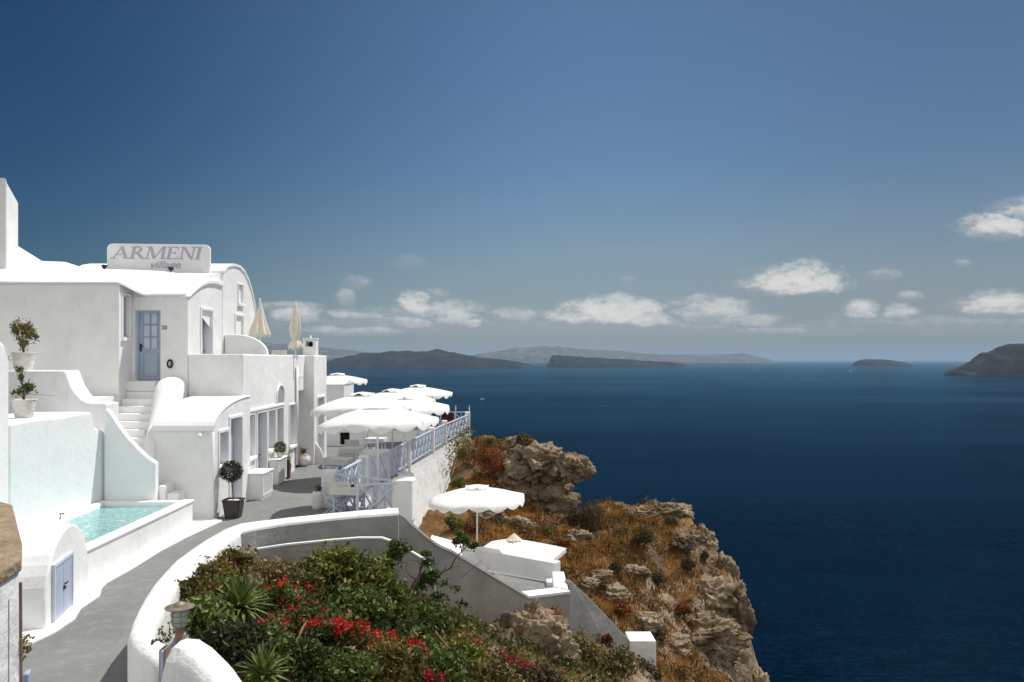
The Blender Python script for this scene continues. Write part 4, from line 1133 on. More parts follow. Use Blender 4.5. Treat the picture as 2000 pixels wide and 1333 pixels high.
def make_table():
    root = thing('cafe_table', 'x', 'table', (0, 0, 0))
    MB().box(-.36, .36, -.36, .36, .73, .76).build('tabletop', M['rail'], root, bevel=.008)
    MB().box(-.39, .39, -.39, .39, .762, .768).box(-.39, .39, -.396, -.39, .62, .768).box(.39, .396, -.39, .39, .62, .768).box(-.396, -.39, -.39, .39, .62, .768).box(-.39, .39, .39, .396, .62, .768).build('cloth', M['chaircanvas'], root)
    for sx in (-1, 1):
        for sy in (-1, 1): MB().bar((sx * .3, sy * .3, 0), (sx * .3, sy * .3, .73), .045).build('leg', M['rail'], root)
    return root
TG = 'small cafe tables on the dining terrace'
t0 = make_table(); t0['label'] = 'cafe table with pale cloth beside the nearest director chair'; t0['group'] = TG
t0.location = (X(688, 20.5) - .05, 20.35, 0.1); t0.rotation_euler = (0, 0, R(-8)); t0.location.z = 0
for x, y, lab in ((X(664, 26.2), 26.2, 'cafe table behind the square white pier under the parasols'), (X(688, 29.4), 29.4, 'cafe table farther back, just left of the pale block pier'), (X(735, 33), 33.0, 'farthest cafe table by the shaded railing')):
    copy_tree(t0, (x, y, 0), R(-5), lab, 1.0, TG)
an = tag(MB().lathe([(.001, 0), (.045, 0), (.05, .03), (.04, .06), (.001, .055)], (X(690, 20.4) , 20.3, .769), 12).build('ashtray', M['black'], None, smooth=True), 'small dark ashtray on the cloth of the nearest cafe table', 'ashtray')
# roof terrace furniture, just showing over the parapet
rt = thing('roof_table', 'long white table top showing just over the roof terrace parapet', 'table', (-8.0, 25, 3.3))
MB().box(-8.5, -7.75, 24.8, 25.6, 4.13, 4.18).build('tabletop', M['whitemetal'], rt)
for x in (-8.45, -7.8):
    for y in (24.85, 25.55): MB().bar((x, y, 3.3), (x, y, 4.13), .05).build('leg', M['whitemetal'], rt)
for i, (px, y, lab) in enumerate(((546, 28.4, 'beige backed chair between the two closed parasols on the roof'), )):
    x = X(px, y)
    ct = thing('roof_chair', lab, 'chair', (x, y, 3.3))
    MB().box(x - .28, x + .25, y, y + .05, 3.95, 4.33).build('backrest', M['wicker'], ct, bevel=.02)
    MB().box(x - .28, x + .25, y - .5, y, 3.72, 3.8).build('seat', M['wicker'], ct, bevel=.02)
    for sx in (-.25, .22):
        for dy in (-.45, .0): MB().bar((x + sx, y + dy, 3.3), (x + sx, y + dy, 3.75), .04).build('leg', M['whitemetal'], ct)
x = X(566, 28.8)
ct = thing('roof_side_table', 'small white rail-backed table left of the tied parasol', 'table', (x, 28.8, 3.3))
MB().box(x - .3, x + .2, 28.6, 29.0, 4.14, 4.18).build('tabletop', M['whitemetal'], ct)
for sx in (-.28, .18):
    MB().bar((x + sx, 28.65, 3.3), (x + sx, 28.65, 4.14), .035).build('leg', M['whitemetal'], ct)

# ------------------------------------------------------------------ lattice-fronted boxes along the facade
def lattice_box(x0, x1, y0, y1, h, label):
    root = thing('equipment_box', label, 'equipment box', ((x0 + x1) / 2, (y0 + y1) / 2, 0), 'white lattice-fronted boxes along the facade')
    MB().box(x0, x1 - .03, y0, y1, 0.001, h - .04).build('housing', W, root, bevel=.01)
    MB().box(x0 - .0, x1 + .03, y0 - .03, y1 + .03, h - .04, h).build('lid', M['roofwhite'], root, bevel=.01)
    g = MB(); n = 9
    g.box(x1 - .03, x1, y0, y0 + .07, .1, h - .04).box(x1 - .03, x1, y1 - .07, y1, .1, h - .04).box(x1 - .03, x1, y0 + .07, y1 - .07, h - .12, h - .04).box(x1 - .03, x1, y0 + .07, y1 - .07, .1, .17)
    Y0, Y1, Z0, Z1 = y0 + .07, y1 - .07, .17, h - .12
    step = .09
    for sgn in (1, -1):
        k = -20
        while k < 40:
            c_ = k * step
            pts = []
            for yy_ in (Y0, Y1):
                zz = Z0 + c_ + sgn * (yy_ - Y0)
                if Z0 <= zz <= Z1: pts.append((yy_, zz))
            for zz in (Z0, Z1):
                yy_ = Y0 + sgn * (zz - Z0 - c_)
                if Y0 < yy_ < Y1: pts.append((yy_, zz))
            if len(pts) >= 2 and (Vector(pts[0]) - Vector(pts[1])).length > .04:
                g.bar((x1 - .01 * (1.5 + .3 * sgn), *pts[0]), (x1 - .01 * (1.5 + .3 * sgn), *pts[1]), .018)
            k += 1
    g.build('lattice', M['whitemetal'], root)
    MB().box(x1 - .045, x1 - .035, y0 + .03, y1 - .03, .02, h - .06).build('louvre_backing', M['dark'], root)
    return root
lattice_box(-7.12, -6.58, 22.75, 23.75, .77, 'larger white box with lattice side, nearer the topiary in the black pot')
lattice_box(-7.18, -6.88, 25.5, 26.5, .82, 'narrow white box with lattice side, under the small round shrub')

# ------------------------------------------------------------------ pots and potted plants
def leaf_obj(name, pts, size, m, parent, aspect=2.0, up=.3):
    V_, F_ = leaves(pts, size, aspect, up)
    return fast_mesh(name, V_, F_, m, parent)
# topiary in the charcoal pot
tx, ty = X(456, 20.25), 20.25
tp_ = thing('topiary_tree', 'round-headed topiary in a charcoal pot at the annex corner', 'potted tree', (tx, ty, 0))
q = MB(); rg = []
for z, r_ in ((0, .17), (.05, .18), (.42, .225), (.44, .235), (.47, .235), (.47, .2), (.43, .2)):
    s_ = []
    for cxs, cys, a0 in ((1, 1, 0), (-1, 1, 90), (-1, -1, 180), (1, -1, 270)):
        for j in range(4):
            a = R(a0 + j * 30); s_.append((tx + cxs * (r_ - .05) + .05 * math.cos(a), ty + cys * (r_ - .05) + .05 * math.sin(a), z))
    rg.append(s_)
q.loft(rg).build('pot', M['planter'], tp_)
MB().lathe([(.001, .435), (.15, .435), (.15, .445), (.001, .45)], (tx, ty, 0), 10).build('pebbles', M['pot'], tp_)
MB().tube([(tx, ty, .43), (tx - .02, ty, .7), (tx - .05, ty, .95), (tx - .04, ty, 1.05)], [.018, .015, .014, .012], 7).build('trunk', M['bark'], tp_)
d = rs.normal(size=(2600, 3)); d /= np.linalg.norm(d, axis=1)[:, None]
rad_ = .275 * (rs.uniform(.5, 1.04, size=(2600, 1)) ** .6) * (1 + .07 * np.sin(d[:, :1] * 9) * np.sin(d[:, 1:2] * 8))
leaf_obj('crown', np.array([tx - .05, ty, 1.17]) + d * rad_, .045, M['leafdark'], tp_)
# little clipped shrub on the narrow box
bx_, by_ = X(547, 26.0), 26.0
t2 = thing('clipped_shrub', 'small round shrub in a white pot on top of the narrow lattice box', 'potted shrub', (bx_, by_, .82))
MB().lathe([(.001, .822), (.08, .822), (.11, 1.0), (.1, 1.0), (.001, .98)], (bx_, by_, 0), 14).build('pot', M['pot'], t2, smooth=True)
d = rs.normal(size=(900, 3)); d /= np.linalg.norm(d, axis=1)[:, None]
leaf_obj('crown', np.array([bx_, by_, 1.14]) + d * .2 * rs.uniform(.5, 1.05, size=(900, 1)) ** .6, .05, M['leaf'], t2)
# slim brown pot with thin plant
bx_, by_ = X(561, 26.9) , 26.9
t3 = thing('slim_planter', 'slim brown planter with a thin plant, right of the narrow lattice box', 'planter', (bx_, by_, 0))
MB().two([(bx_ - .08, by_ - .1, .001), (bx_ + .08, by_ - .1, .001), (bx_ + .08, by_ + .1, .001), (bx_ - .08, by_ + .1, .001)], [(bx_ - .11, by_ - .13, .46), (bx_ + .11, by_ - .13, .46), (bx_ + .11, by_ + .13, .46), (bx_ - .11, by_ + .13, .46)]).build('pot', M['brownpot'], t3, bevel=.01)
V_, F_ = blades(np.array([bx_, by_, .46]) + rs.normal(size=(60, 3)) * np.array([.04, .04, 0]), .5, .02, .25)
fast_mesh('stems', V_, F_, M['yucca'], t3)
# agave in the round white pot
ax_, ay_ = X(592, 30.0), 30.0
t4 = thing('agave_pot', 'spiky bronze-green agave in a round glossy white pot before the curved wall', 'potted plant', (ax_, ay_, 0))
MB().lathe([(.001, 0.001), (.14, 0.001), (.23, .1), (.275, .22), (.25, .36), (.17, .43), (.19, .45), (.15, .45), (.13, .4), (.001, .4)], (ax_, ay_, 0), 26).build('pot', M['pot'], t4, smooth=True)
ag = MB()
for k in range(26):
    a = k * 2.4; L = .28 + .2 * random.random(); el = .25 + 1.1 * (k / 26)
    p = Vector((ax_, ay_, .44)); dv_ = Vector((math.cos(a) * math.cos(el), math.sin(a) * math.cos(el), math.sin(el))); sd_ = Vector((-math.sin(a), math.cos(a), 0))
    q1 = p + dv_ * L * .5 + Vector((0, 0, .02)); q2 = p + dv_ * L - Vector((0, 0, .06))
    ag.add([p - sd_ * .02, p + sd_ * .02, q1 + sd_ * .03, q1 - sd_ * .03, q2], [(0, 1, 2, 3), (3, 2, 4)])
ag.build('leaf_rosette', M['agave'], t4)
tag(MB().lathe([(.001, 0), (.12, 0), (.14, .3), (.12, .42), (.001, .42)], (X(577, 29.7), 29.6, 0), 14).build('dark_jar', M['planter'], None, smooth=True), 'dark jar in the shade left of the round agave pot', 'jar')
# white vase by the chair
vx, vy = X(620, 21.3), 21.3
t5 = thing('tall_vase', 'tall white vase with a dark little plant left of the nearest chair', 'vase', (vx, vy, 0))
MB().lathe([(.001, .001), (.13, .001), (.145, .1), (.15, .35), (.13, .46), (.1, .5), (.08, .46), (.001, .44)], (vx, vy, 0), 22).build('pot', M['pot'], t5, smooth=True)
leaf_obj('leaves', np.array([vx + .03, vy, .56]) + rs.normal(size=(120, 3)) * .05, .06, M['leaf'], t5)
# the two clay pots on the left ledges
def clay_pot(x, y, z, r, h, mat_, name, label, crown, tall):
    o = thing(name, label, 'potted shrub', (x, y, z))
    prof = [(.001, 0.001), (r * .68, 0.001)]
    for i in range(1, 14):
        u = i / 14; prof.append((r * (.68 + .30 * u ** .8) + (.012 if i % 3 == 0 else 0), h * u))
    prof += [(r * 1.06, h * .96), (r * 1.08, h), (r * .96, h), (r * .92, h * .9), (.001, h * .9)]
    pt = MB().lathe(prof, (x, y, z), 28).build('pot', mat_, o, smooth=True)
    for sg_ in (-1, 1):
        MB().tube([(x + sg_ * r * .95, y - .1, z + h * .82), (x + sg_ * r * 1.16, y - .1, z + h * .8), (x + sg_ * r * 1.16, y - .1, z + h * .66), (x + sg_ * r * .9, y - .1, z + h * .6)], .018, 6).build('handle', mat_, pt)
    MB().lathe([(.001, h * .91), (r * .9, h * .92), (.001, h * .93)], (x, y, z), 14).build('soil', M['soil'], o)
    st_ = MB()
    for L_ in crown:
        (dx, dy, dz, rx, rz_, n, mt, sz) = L_
        tip = Vector((x + dx, y + dy, z + h + dz))
        st_.tube([(x, y, z + h * .9), (x + dx * .3, y + dy * .3, z + h + dz * .5), tip], [.014, .010, .004], 5)
        for q in range(6):
            t_ = tip + Vector(rs.normal(size=3)) * rx * .7
            st_.tube([(x + dx * .4, y + dy * .4, z + h + dz * .55), t_], [.006, .002], 4)
    st_.build('stems', M['bark'], o)
    P_ = np.concatenate([crown_pts((x + L_[0], y + L_[1], z + h + L_[2]), (L_[3], L_[3], L_[4]), L_[5], 7) for L_ in crown])
    leaf_obj('foliage', P_, crown[0][7], M[crown[0][6]], o, 2.6)
    return o
ppx, ppy = X(47, 16.75), 16.75
clay_pot(ppx, ppy, 2.78, .235, .39, M['oldpot'], 'potted_shrub', 'low leafy shrub in a ribbed white pot on the pool wall ledge',
         [(.05, 0, .22, .22, .2, 650, 'leaf', .06), (-.07, 0, .45, .08, .12, 90, 'leaf', .06), (-.1, 0, .62, .11, .12, 130, 'leaf', .05), (-.15, 0, .15, .12, .12, 120, 'leaf', .05)], .6)
ppx, ppy = X(46, 20.0), 20.0
clay_pot(ppx, ppy, 3.71, .27, .47, M['oldpot'], 'potted_shrub', 'taller brownish olive bush in a chipped white pot on the upper ledge',
         [(-.02, 0, .55, .31, .40, 1500, 'olive', .075), (.22, 0, .42, .17, .2, 330, 'olive', .07), (.0, 0, .2, .14, .2, 200, 'olive', .06), (-.22, 0, .5, .1, .16, 90, 'olive', .06)], 1.0)
# ------------------------------------------------------------------ cliff ground
CP = []  # control points (x, y, z)
def cp(px, py, Y): p = P(px, py, Y); CP.append((p.x, p.y, p.z))
for a in ((907, 856, 43.5), (930, 880, 40), (886, 942, 38), (866, 975, 35), (848, 1003, 32.3), (836, 1030, 28.5), (1000, 862, 40), (960, 860, 41), (960, 935, 37), (1010, 990, 37.2), (1080, 1022, 36.2), (905, 1000, 31), (910, 1035, 27.5), (1000, 1028, 30.5), (1060, 1034, 33),
          (1140, 1002, 34.5), (1090, 1040, 30.5), (1180, 972, 34), (1235, 1000, 33.5), (1285, 980, 34), (1330, 992, 33.2), (1370, 1050, 32), (1410, 1100, 31), (1440, 1150, 30), (1458, 1205, 29),
          (1200, 1070, 28.8), (1300, 1090, 29.4), (1250, 1160, 26.4), (1350, 1160, 28.2), (1400, 1200, 28.2), (1145, 1115, 25.2), (1200, 1200, 23.6), (1320, 1230, 25.8), (1420, 1240, 27.6), (1300, 1290, 23.4), (1390, 1300, 26),
          (1250, 1300, 21), (1330, 1360, 22.5), (1450, 1345, 26.5)):
    cp(*a)
# around and under the lower terrace, garden, terrace
CP += [(1.2, 23.5, -3.9), (0.4, 23.8, -3.6), (2.0, 22.5, -3.3), (.5, 20.5, -3.2), (-1, 19, -3.2), (-1, 24, -2.6), (-3.5, 24, -3.2), (-4, 30, -3.0), (-4, 38, -2.6), (-5, 44, -2.0), (-6, 20, -1.6), (-6, 14, -1.4), (-6, 9, -1.4),
       (-3.9, 13.2, -.05), (-3.6, 11, .0), (-3.2, 9.4, .05), (-2.2, 14.8, -.1), (-2.0, 12, -.2), (-1.8, 9, -.25), (-1.2, 15.6, -.95), (-1.0, 12.5, -.6), (-.3, 16.3, -1.5), (-.3, 12, -1.0), (-.2, 9, -.95), (.7, 17.0, -1.75), (.9, 13.4, -1.65), (1.0, 10, -1.7),
       (1.9, 16.6, -2.2), (2.2, 14, -2.35), (2.6, 11, -2.7), (2.9, 18.2, -3.0), (3.6, 16, -3.6), (4.4, 13, -4.3), (3.6, 20.3, -3.4), (5.0, 18, -4.6), (6.5, 16, -5.6), (2.2, 20.0, -2.6), (2.6, 21.3, -2.9), (7, 21, -5.5), (8.2, 20, -6.6), (-2, 6, -.3), (2, 6, -2.6), (6, 8, -5), (9, 10, -8), (9, 15, -8)]
CPa = np.array(CP)
Kd = np.linalg.norm(CPa[:, None, :2] - CPa[None, :, :2], axis=2)
n_ = len(CPa)
A_ = np.zeros((n_ + 3, n_ + 3)); A_[:n_, :n_] = Kd + np.eye(n_) * -.15; A_[:n_, n_] = 1; A_[:n_, n_ + 1:] = CPa[:, :2]; A_[n_, :n_] = 1; A_[n_ + 1:, :n_] = CPa[:, :2].T
sol = np.linalg.solve(A_, np.concatenate([CPa[:, 2], np.zeros(3)]))
def rbf(x, y):
    d = np.sqrt((x[:, None] - CPa[None, :, 0]) ** 2 + (y[:, None] - CPa[None, :, 1]) ** 2)
    return d @ sol[:n_] + sol[n_] + x * sol[n_ + 1] + y * sol[n_ + 2]
bound = np.array([(-30, 5), (-30, 47), (-1.3, 46.6), (-.9, 43), (1.0, 41), (1.6, 38.6), (2.6, 37.0), (3.6, 35.2), (4.6, 35.0), (5.9, 34.6), (7.0, 34.6), (7.9, 33.8), (8.5, 32.2), (9.1, 31.0), (9.35, 29.8), (9.3, 28.6), (9.0, 27.4), (8.9, 26.4), (8.4, 24.5), (8.2, 20), (8.6, 14), (8.6, 5)], float)
def sdist(x, y):
    """distance outside the cliff edge (positive outside)"""
    P_ = np.stack([x, y], 1); a = bound; b = np.roll(bound, -1, 0)
    best = np.full(len(x), 1e9); inside = np.zeros(len(x), bool)
    for p, q in zip(a, b):
        d = q - p; t_ = np.clip(((P_ - p) @ d) / (d @ d), 0, 1)
        best = np.minimum(best, np.linalg.norm(P_ - (p + t_[:, None] * d), axis=1))
        c = (p[1] > y) != (q[1] > y)
        with np.errstate(divide='ignore', invalid='ignore'):
            xi = (q[0] - p[0]) * (y - p[1]) / (q[1] - p[1]) + p[0]
        inside ^= c & (x < xi)
    return np.where(inside, -best, best)
def nz(x, y, z, s, o=4):
    return noise.fractal(Vector((x * s, y * s, z * s)), 1.0, 2.0, o)
xs = np.concatenate([np.linspace(-60, -8, 14)[:-1], np.arange(-8, 11.5, .11), np.array([11.8, 12.5, 14, 16, 20, 26, 34, 44, 60])])
ys_ = np.concatenate([np.array([-20, -8, 0]), np.linspace(3, 7, 8)[:-1], np.arange(7, 48, .13), np.array([48.5, 49.5, 51, 54, 58, 64, 72, 84, 100])])
GX, GY = np.meshgrid(xs, ys_); gx, gy = GX.ravel(), GY.ravel()
sdv = sdist(gx, gy)
gz_ = rbf(gx, gy)
gz_ = np.clip(gz_, -9.5, 1.0)
gz_ = np.where(gx < -8, np.minimum(gz_, -1.6), gz_)
Vt = np.stack([gx, gy, gz_], 1)
for i in range(len(Vt)):
    x, y, z = Vt[i]; d = sdv[i]
    if -8 < x < 11.5 and 7 < y < 48:
        out = max(0.0, d + .25)
        rocky = min(1.0, max(0.0, (d + 1.6) / 1.6))            # rougher towards the brink
        gard = 1.0 if x > 1.5 or y > 20 else .35
        n1 = nz(x, y, z, .55, 5); n2 = noise.ridged_multi_fractal(Vector((x * 1.1, y * 1.1, 7.3)), 1.0, 2.1, 5, 1.0, 2.0) - 1.0
        z += gard * (.32 * n1 + (.10 + .28 * rocky) * n2 * .7)
        if out > 0:
            z -= 3.6 * out + .8 * nz(x, y, 4, .4, 3) * min(1, out)
            Vt[i, 0] += .6 * nz(x, z * .5, y, .5, 4) * min(1, out)
    elif d > 0:
        z -= 3.2 * d
    Vt[i, 2] = max(z, -104)
nx_, ny_ = len(xs), len(ys_)
idx = np.arange(nx_ * ny_).reshape(ny_, nx_)
Ft = np.stack([idx[:-1, :-1].ravel(), idx[:-1, 1:].ravel(), idx[1:, 1:].ravel(), idx[1:, :-1].ravel()], 1)
# keep the ground out of the pool and buildings
ground = tag(fast_mesh('cliff_ground', Vt, Ft, M['ground'], smooth=True), kind='structure')
Gz = Vt[:, 2].reshape(ny_, nx_)
def gh(x, y):
    i = np.clip(np.searchsorted(ys_, y) - 1, 0, ny_ - 2); j = np.clip(np.searchsorted(xs, x) - 1, 0, nx_ - 2)
    u = (x - xs[j]) / (xs[j + 1] - xs[j]); v = (y - ys_[i]) / (ys_[i + 1] - ys_[i])
    return Gz[i, j] * (1 - u) * (1 - v) + Gz[i, j + 1] * u * (1 - v) + Gz[i + 1, j] * (1 - u) * v + Gz[i + 1, j + 1] * u * v
def gh1(x, y): return float(gh(np.array([x]), np.array([y]))[0])
def hit(px, py):
    """where the line of sight through this pixel of the photograph meets the ground"""
    ts = np.arange(8.5, 45, .05)
    X_ = (px - CX) / F * ts; Z_ = EYE - (py - CY) / F * ts
    g = gh(X_, ts); k = np.argmax(Z_ <= g)
    return Vector((X_[k], ts[k], g[k]))

# ------------------------------------------------------------------ rock outcrops
def boulder(c, r, seed, sub=5, amp=.32, name='rock_outcrop', label='x', group=None, flat=0.0, parent=None):
    bm = bmesh.new(); bmesh.ops.create_icosphere(bm, subdivisions=sub, radius=1.0)
    for v in bm.verts:
        p = v.co.copy(); q = p * 1.15 + Vector((seed * 3.1, seed * 1.7, seed))
        k = 1 + amp * noise.fractal(q, 1.0, 2.0, 4) + amp * .7 * (noise.ridged_multi_fractal(q * 1.7, 1.0, 2.2, 5, 1.0, 2.0) - 1.1)
        pit = noise.noise(q * 4.2); k -= .10 * max(0, pit - .15) / .4
        k -= .07 * max(0, noise.noise(q * 9.5) - .1)
        if sub >= 5:
            dv_, pv_ = noise.voronoi(q * 1.9 + Vector((0, 0, q.x * .5)))
            k -= .13 * max(0, .16 - (dv_[1] - dv_[0])) / .16
            k += .11 * (noise.cell(pv_[0] * 7.3) - .5)
            dv_, pv_ = noise.voronoi(q * 4.6)
            k -= .045 * max(0, .18 - (dv_[1] - dv_[0])) / .18
        v.co = Vector((p.x * r[0], p.y * r[1], p.z * r[2])) * k
    me = bpy.data.meshes.new(name); bm.to_mesh(me); bm.free()
    for p in me.polygons: p.use_smooth = True
    me.materials.append(M['rock'])
    me.transform(Matrix.Translation(c))
    o = bpy.data.objects.new(name, me); col.objects.link(o)
    if parent: attach(o, parent)
    elif label: tag(o, label, 'rock', group)
    return o
oc = tag(boulder(tuple(P(1046, 903, 37.4)), (1.45, 1.3, 1.15), 1, 6, .26, label=None), 'big overhanging tan crag above the sea right of the rusty shrubs', 'rock')
boulder(tuple(P(1121, 913, 37.0)), (.80, .8, .72), 2, 5, .28, parent=oc, name='knob')
boulder(tuple(P(1066, 968, 37.9)), (1.55, .9, 1.2), 3, 5, .16, parent=oc, name='undercut_base')
boulder(tuple(P(1014, 868, 38.6)), (.75, .7, .42), 4, 5, .3, parent=oc, name='ridge')
def pb(px, py, Y, r, seed, label, amp=.3, sub=5):
    return boulder(tuple(P(px, py, Y)), r, seed, sub, min(amp, .30), label=label)
boulder(tuple(P(1003, 945, 37.6)), (1.0, .8, 1.0), 21, 5, .2, parent=oc, name='buttress')
pb(1310, 1003, 33.6, (.95, .8, .5), 5, 'pale rock capping the highest point of the right-hand cliff')
pb(1262, 1006, 33.4, (.7, .6, .35), 6, 'low pale rock left of the cliff top notch', .35)
pb(1372, 1062, 32.0, (.6, .7, .7), 7, 'tan rock on the cliff edge below the summit rock', .35)
pb(1415, 1122, 31.0, (.55, .7, .8), 8, 'tan rock at the brink halfway down the cliff edge', .35)
pb(1440, 1195, 29.0, (.55, .7, 1.15), 9, 'narrow rock fin sticking out at the cliff edge', .35)
pb(1385, 1168, 29.0, (1.1, .8, .8), 12, 'pitted rock ledge over the hollow in the cliff', .35)
pb(1368, 1245, 27.4, (1.4, 1.1, .8), 10, 'broad jagged rock ledge low on the right-hand cliff', .38, 6)
pb(1300, 1262, 25.2, (.8, .7, .4), 13, 'small jagged ledge right of the square white post', .38)
pb(1378, 1330, 27.6, (1.75, 1.1, 1.5), 11, 'smooth shaded rock face at the bottom of the cliff', .18)
pb(1478, 1352, 27.5, (.55, .6, .75), 14, 'pale rock pinnacle at the bottom edge by the water', .3)
pb(1038, 1275, 15.7, (.85, .6, .92), 15, 'tall tan rock lump in the garden below the stair wall', .26, 6)
pb(975, 1292, 15.0, (.62, .55, .62), 16, 'rounded tan rock beside the tall lump in the garden', .28)
pb(1012, 1040, 29.6, (.8, .6, .55), 17, 'grey rock behind the pole of the lower round parasol', .35)
pb(1175, 1122, 25.0, (.36, .3, .14), 18, 'broken grey rock just right of the square parasol', .4)
pb(1150, 1140, 23.6, (.34, .3, .16), 19, 'low broken grey rock above the sloping wing wall', .4)
pb(1240, 1120, 27.4, (.5, .4, .3), 41, 'half-buried tan rock in the middle of the orange grass slope')
pb(1200, 1160, 24.8, (.45, .4, .3), 42, 'grey-tan rock uphill of the rusty bush over the wing wall')
pb(1335, 1060, 30.5, (.5, .45, .35), 43, 'half-buried rock between the second dark bush and the cliff edge')
pb(1260, 1215, 24.6, (.6, .45, .32), 44, 'broken tan ledge above the square white post')
pb(950, 1010, 30.4, (.7, .5, .42), 45, 'grey rock left of the pole of the lower round parasol')
pb(1130, 1050, 29.0, (.5, .4, .3), 46, 'low rock at the foot of the big rounded grey-green bush')
pb(502, 1145, 12.4, (.22, .2, .2), 20, 'pale stone among dry grass behind the spiky yucca', .2, 4)
for i, (px, py) in enumerate(((545, 1098), (572, 1104), (505, 1104), (600, 1100))):
    pb(px, py, 13.9 , (.13 + .03 * (i % 2), .1, .07), 30 + i, ['small stone at the plinth foot, second from the left', 'small flat stone at the plinth foot, third from the left', 'leftmost small stone at the plinth foot', 'small pale stone nearest the big green bush at the plinth foot'][i], .25, 3)

# ------------------------------------------------------------------ sea
SEA = -100.0
sm_ = bpy.data.materials.new('sea_water'); sm_.use_nodes = True; sm_.node_tree.nodes.clear(); t = NT(sm_.node_tree)
geo = t.n('ShaderNodeNewGeometry'); pos = geo.outputs['Position']
mp = t.n('ShaderNodeMapping', ins={'Vector': pos, 'Scale': (.6, 1.0, 1.0), 'Rotation': (0, 0, .25)}).outputs[0]
w1 = t.n('ShaderNodeTexNoise', ins={'Vector': mp, 'Scale': .5, 'Detail': 5.0, 'Roughness': .66})
w2 = t.n('ShaderNodeTexNoise', ins={'Vector': mp, 'Scale': .10, 'Detail': 3.0})
mp3 = t.n('ShaderNodeMapping', ins={'Vector': pos, 'Scale': (.25, 1.0, 1.0)}).outputs[0]
w3 = t.n('ShaderNodeTexNoise', ins={'Vector': mp3, 'Scale': .0026, 'Detail': 7.0, 'Roughness': .66})
h = t.m('ADD', w1.outputs[0], t.m('MULTIPLY', w2.outputs[0], 1.6))
bp = t.n('ShaderNodeBump', ins={'Strength': .55, 'Distance': 1.1, 'Height': h})
patch = t.smooth(w3.outputs[0], .38, .62)
crest = t.smooth(t.m('ADD', w1.outputs[0], t.m('MULTIPLY', w2.outputs[0], .35)), .64, .80)
base = t.mix(patch, (.0003, .0042, .0130), (.0007, .0085, .0220))
base = t.mix(t.m('MULTIPLY', crest, .95), base, (.0010, .0105, .027))
df = t.n('ShaderNodeBsdfDiffuse', ins={'Color': base, 'Normal': bp.outputs[0]})
gs = t.n('ShaderNodeBsdfGlossy', ins={'Color': (.28, .72, 1.0, 1), 'Roughness': t.m('ADD', .06, t.m('MULTIPLY', patch, .10)), 'Normal': bp.outputs[0]})
fr0 = t.n('ShaderNodeFresnel', ins={'IOR': 1.33})
b = t.n('ShaderNodeMixShader', ins={0: t.m('MULTIPLY', t.m('POWER', fr0.outputs[0], 2.0), .36), 1: df.outputs[0], 2: gs.outputs[0]})
o_ = t.n('ShaderNodeOutputMaterial'); sm_.node_tree.links.new(b.outputs[0], o_.inputs[0])
mb = MB(); rg = []
for r_ in (30, 400, 1500, 5000, 15000, 40000, 90000):
    rg.append([(r_ * math.cos(a), r_ * math.sin(a), SEA) for a in [2 * math.pi * i / 96 for i in range(96)]])
mb.loft(rg, caps=False)
sea = mb.build('sea', sm_); sea['kind'] = 'structure'
for o in (sea, bpy.data.objects['water_surface']):
    if o.data.polygons[0].normal.z < 0: o.data.flip_normals()

# ------------------------------------------------------------------ islands
def islmat(name, a, b_, c_):
    def f(t, pos, c, geo, b):
        n1 = t.n('ShaderNodeTexNoise', ins={'Vector': pos, 'Scale': .004, 'Detail': 8.0, 'Roughness': .68})
        mp = t.n('ShaderNodeMapping', ins={'Vector': pos, 'Scale': (1, 1, 4)})
        n2 = t.n('ShaderNodeTexNoise', ins={'Vector': mp.outputs[0], 'Scale': .012, 'Detail': 6.0, 'Roughness': .6})
        k = t.m('ADD', t.m('MULTIPLY', n1.outputs[0], .6), t.m('MULTIPLY', n2.outputs[0], .4))
        return t.ramp(k, [(.38, a), (.52, b_), (.62, c_)])
    return mat(name, a, .95, .05, None, 1, 0, extra=f)
I1 = islmat('dark_lava', (.006, .008, .011), (.014, .015, .018), (.06, .045, .04))
I2 = islmat('tan_cliff', (.05, .045, .04), (.10, .09, .08), (.24, .21, .18))
I3 = islmat('red_brown_cliff', (.010, .010, .012), (.024, .020, .019), (.07, .052, .045))
def island(prof, Y, depth, m, label, seed, rough=.16):
    """ridge with a real footprint: profile across, rising from both shores"""
    Yr = Y + depth * .5
    pts = [(X(px, Yr), Z(py, Yr)) for px, py in prof]
    x0, x1 = pts[0][0], pts[-1][0]
    nu_, nv_ = 200, 26
    V_ = []
    for j in range(nv_ + 1):
        v = j / nv_
        for i in range(nu_ + 1):
            u = i / nu_; x = x0 + (x1 - x0) * u
            zt = max(interp(pts, x), SEA + 1); zt += (zt - SEA) * (.2 if seed == 4 else .09) * noise.fractal(Vector((x * 5.5 / depth, seed * 3.3, 1)), .55, 2.1, 6)
            e = math.sin(math.pi * min(.999, max(.001, u))) ** .35
            yy_ = Y + depth * .5 * (1 - e) + depth * e * v
            s = min(1, math.sin(math.pi * v) ** .55 if v < .42 else math.sin(math.pi * v) ** .7)
            s = math.sin(math.pi * v) ** .6
            n = noise.fractal(Vector((x * 6 / depth, yy_ * 6 / depth, seed)), 1.0, 2.0, 6)
            z = SEA - 6 + (zt - SEA + 6) * s * (1 + rough * 1.6 * n * (1 - .75 * s) ) + (zt - SEA) * rough * .35 * n * s
            V_.append((x, yy_, z))
    id_ = np.arange((nu_ + 1) * (nv_ + 1)).reshape(nv_ + 1, nu_ + 1)
    F_ = np.stack([id_[:-1, :-1].ravel(), id_[:-1, 1:].ravel(), id_[1:, 1:].ravel(), id_[1:, :-1].ravel()], 1)
    o = fast_mesh('island', np.array(V_), F_, m, smooth=True)
    o['kind'] = 'structure'; o['label'] = label
    return o
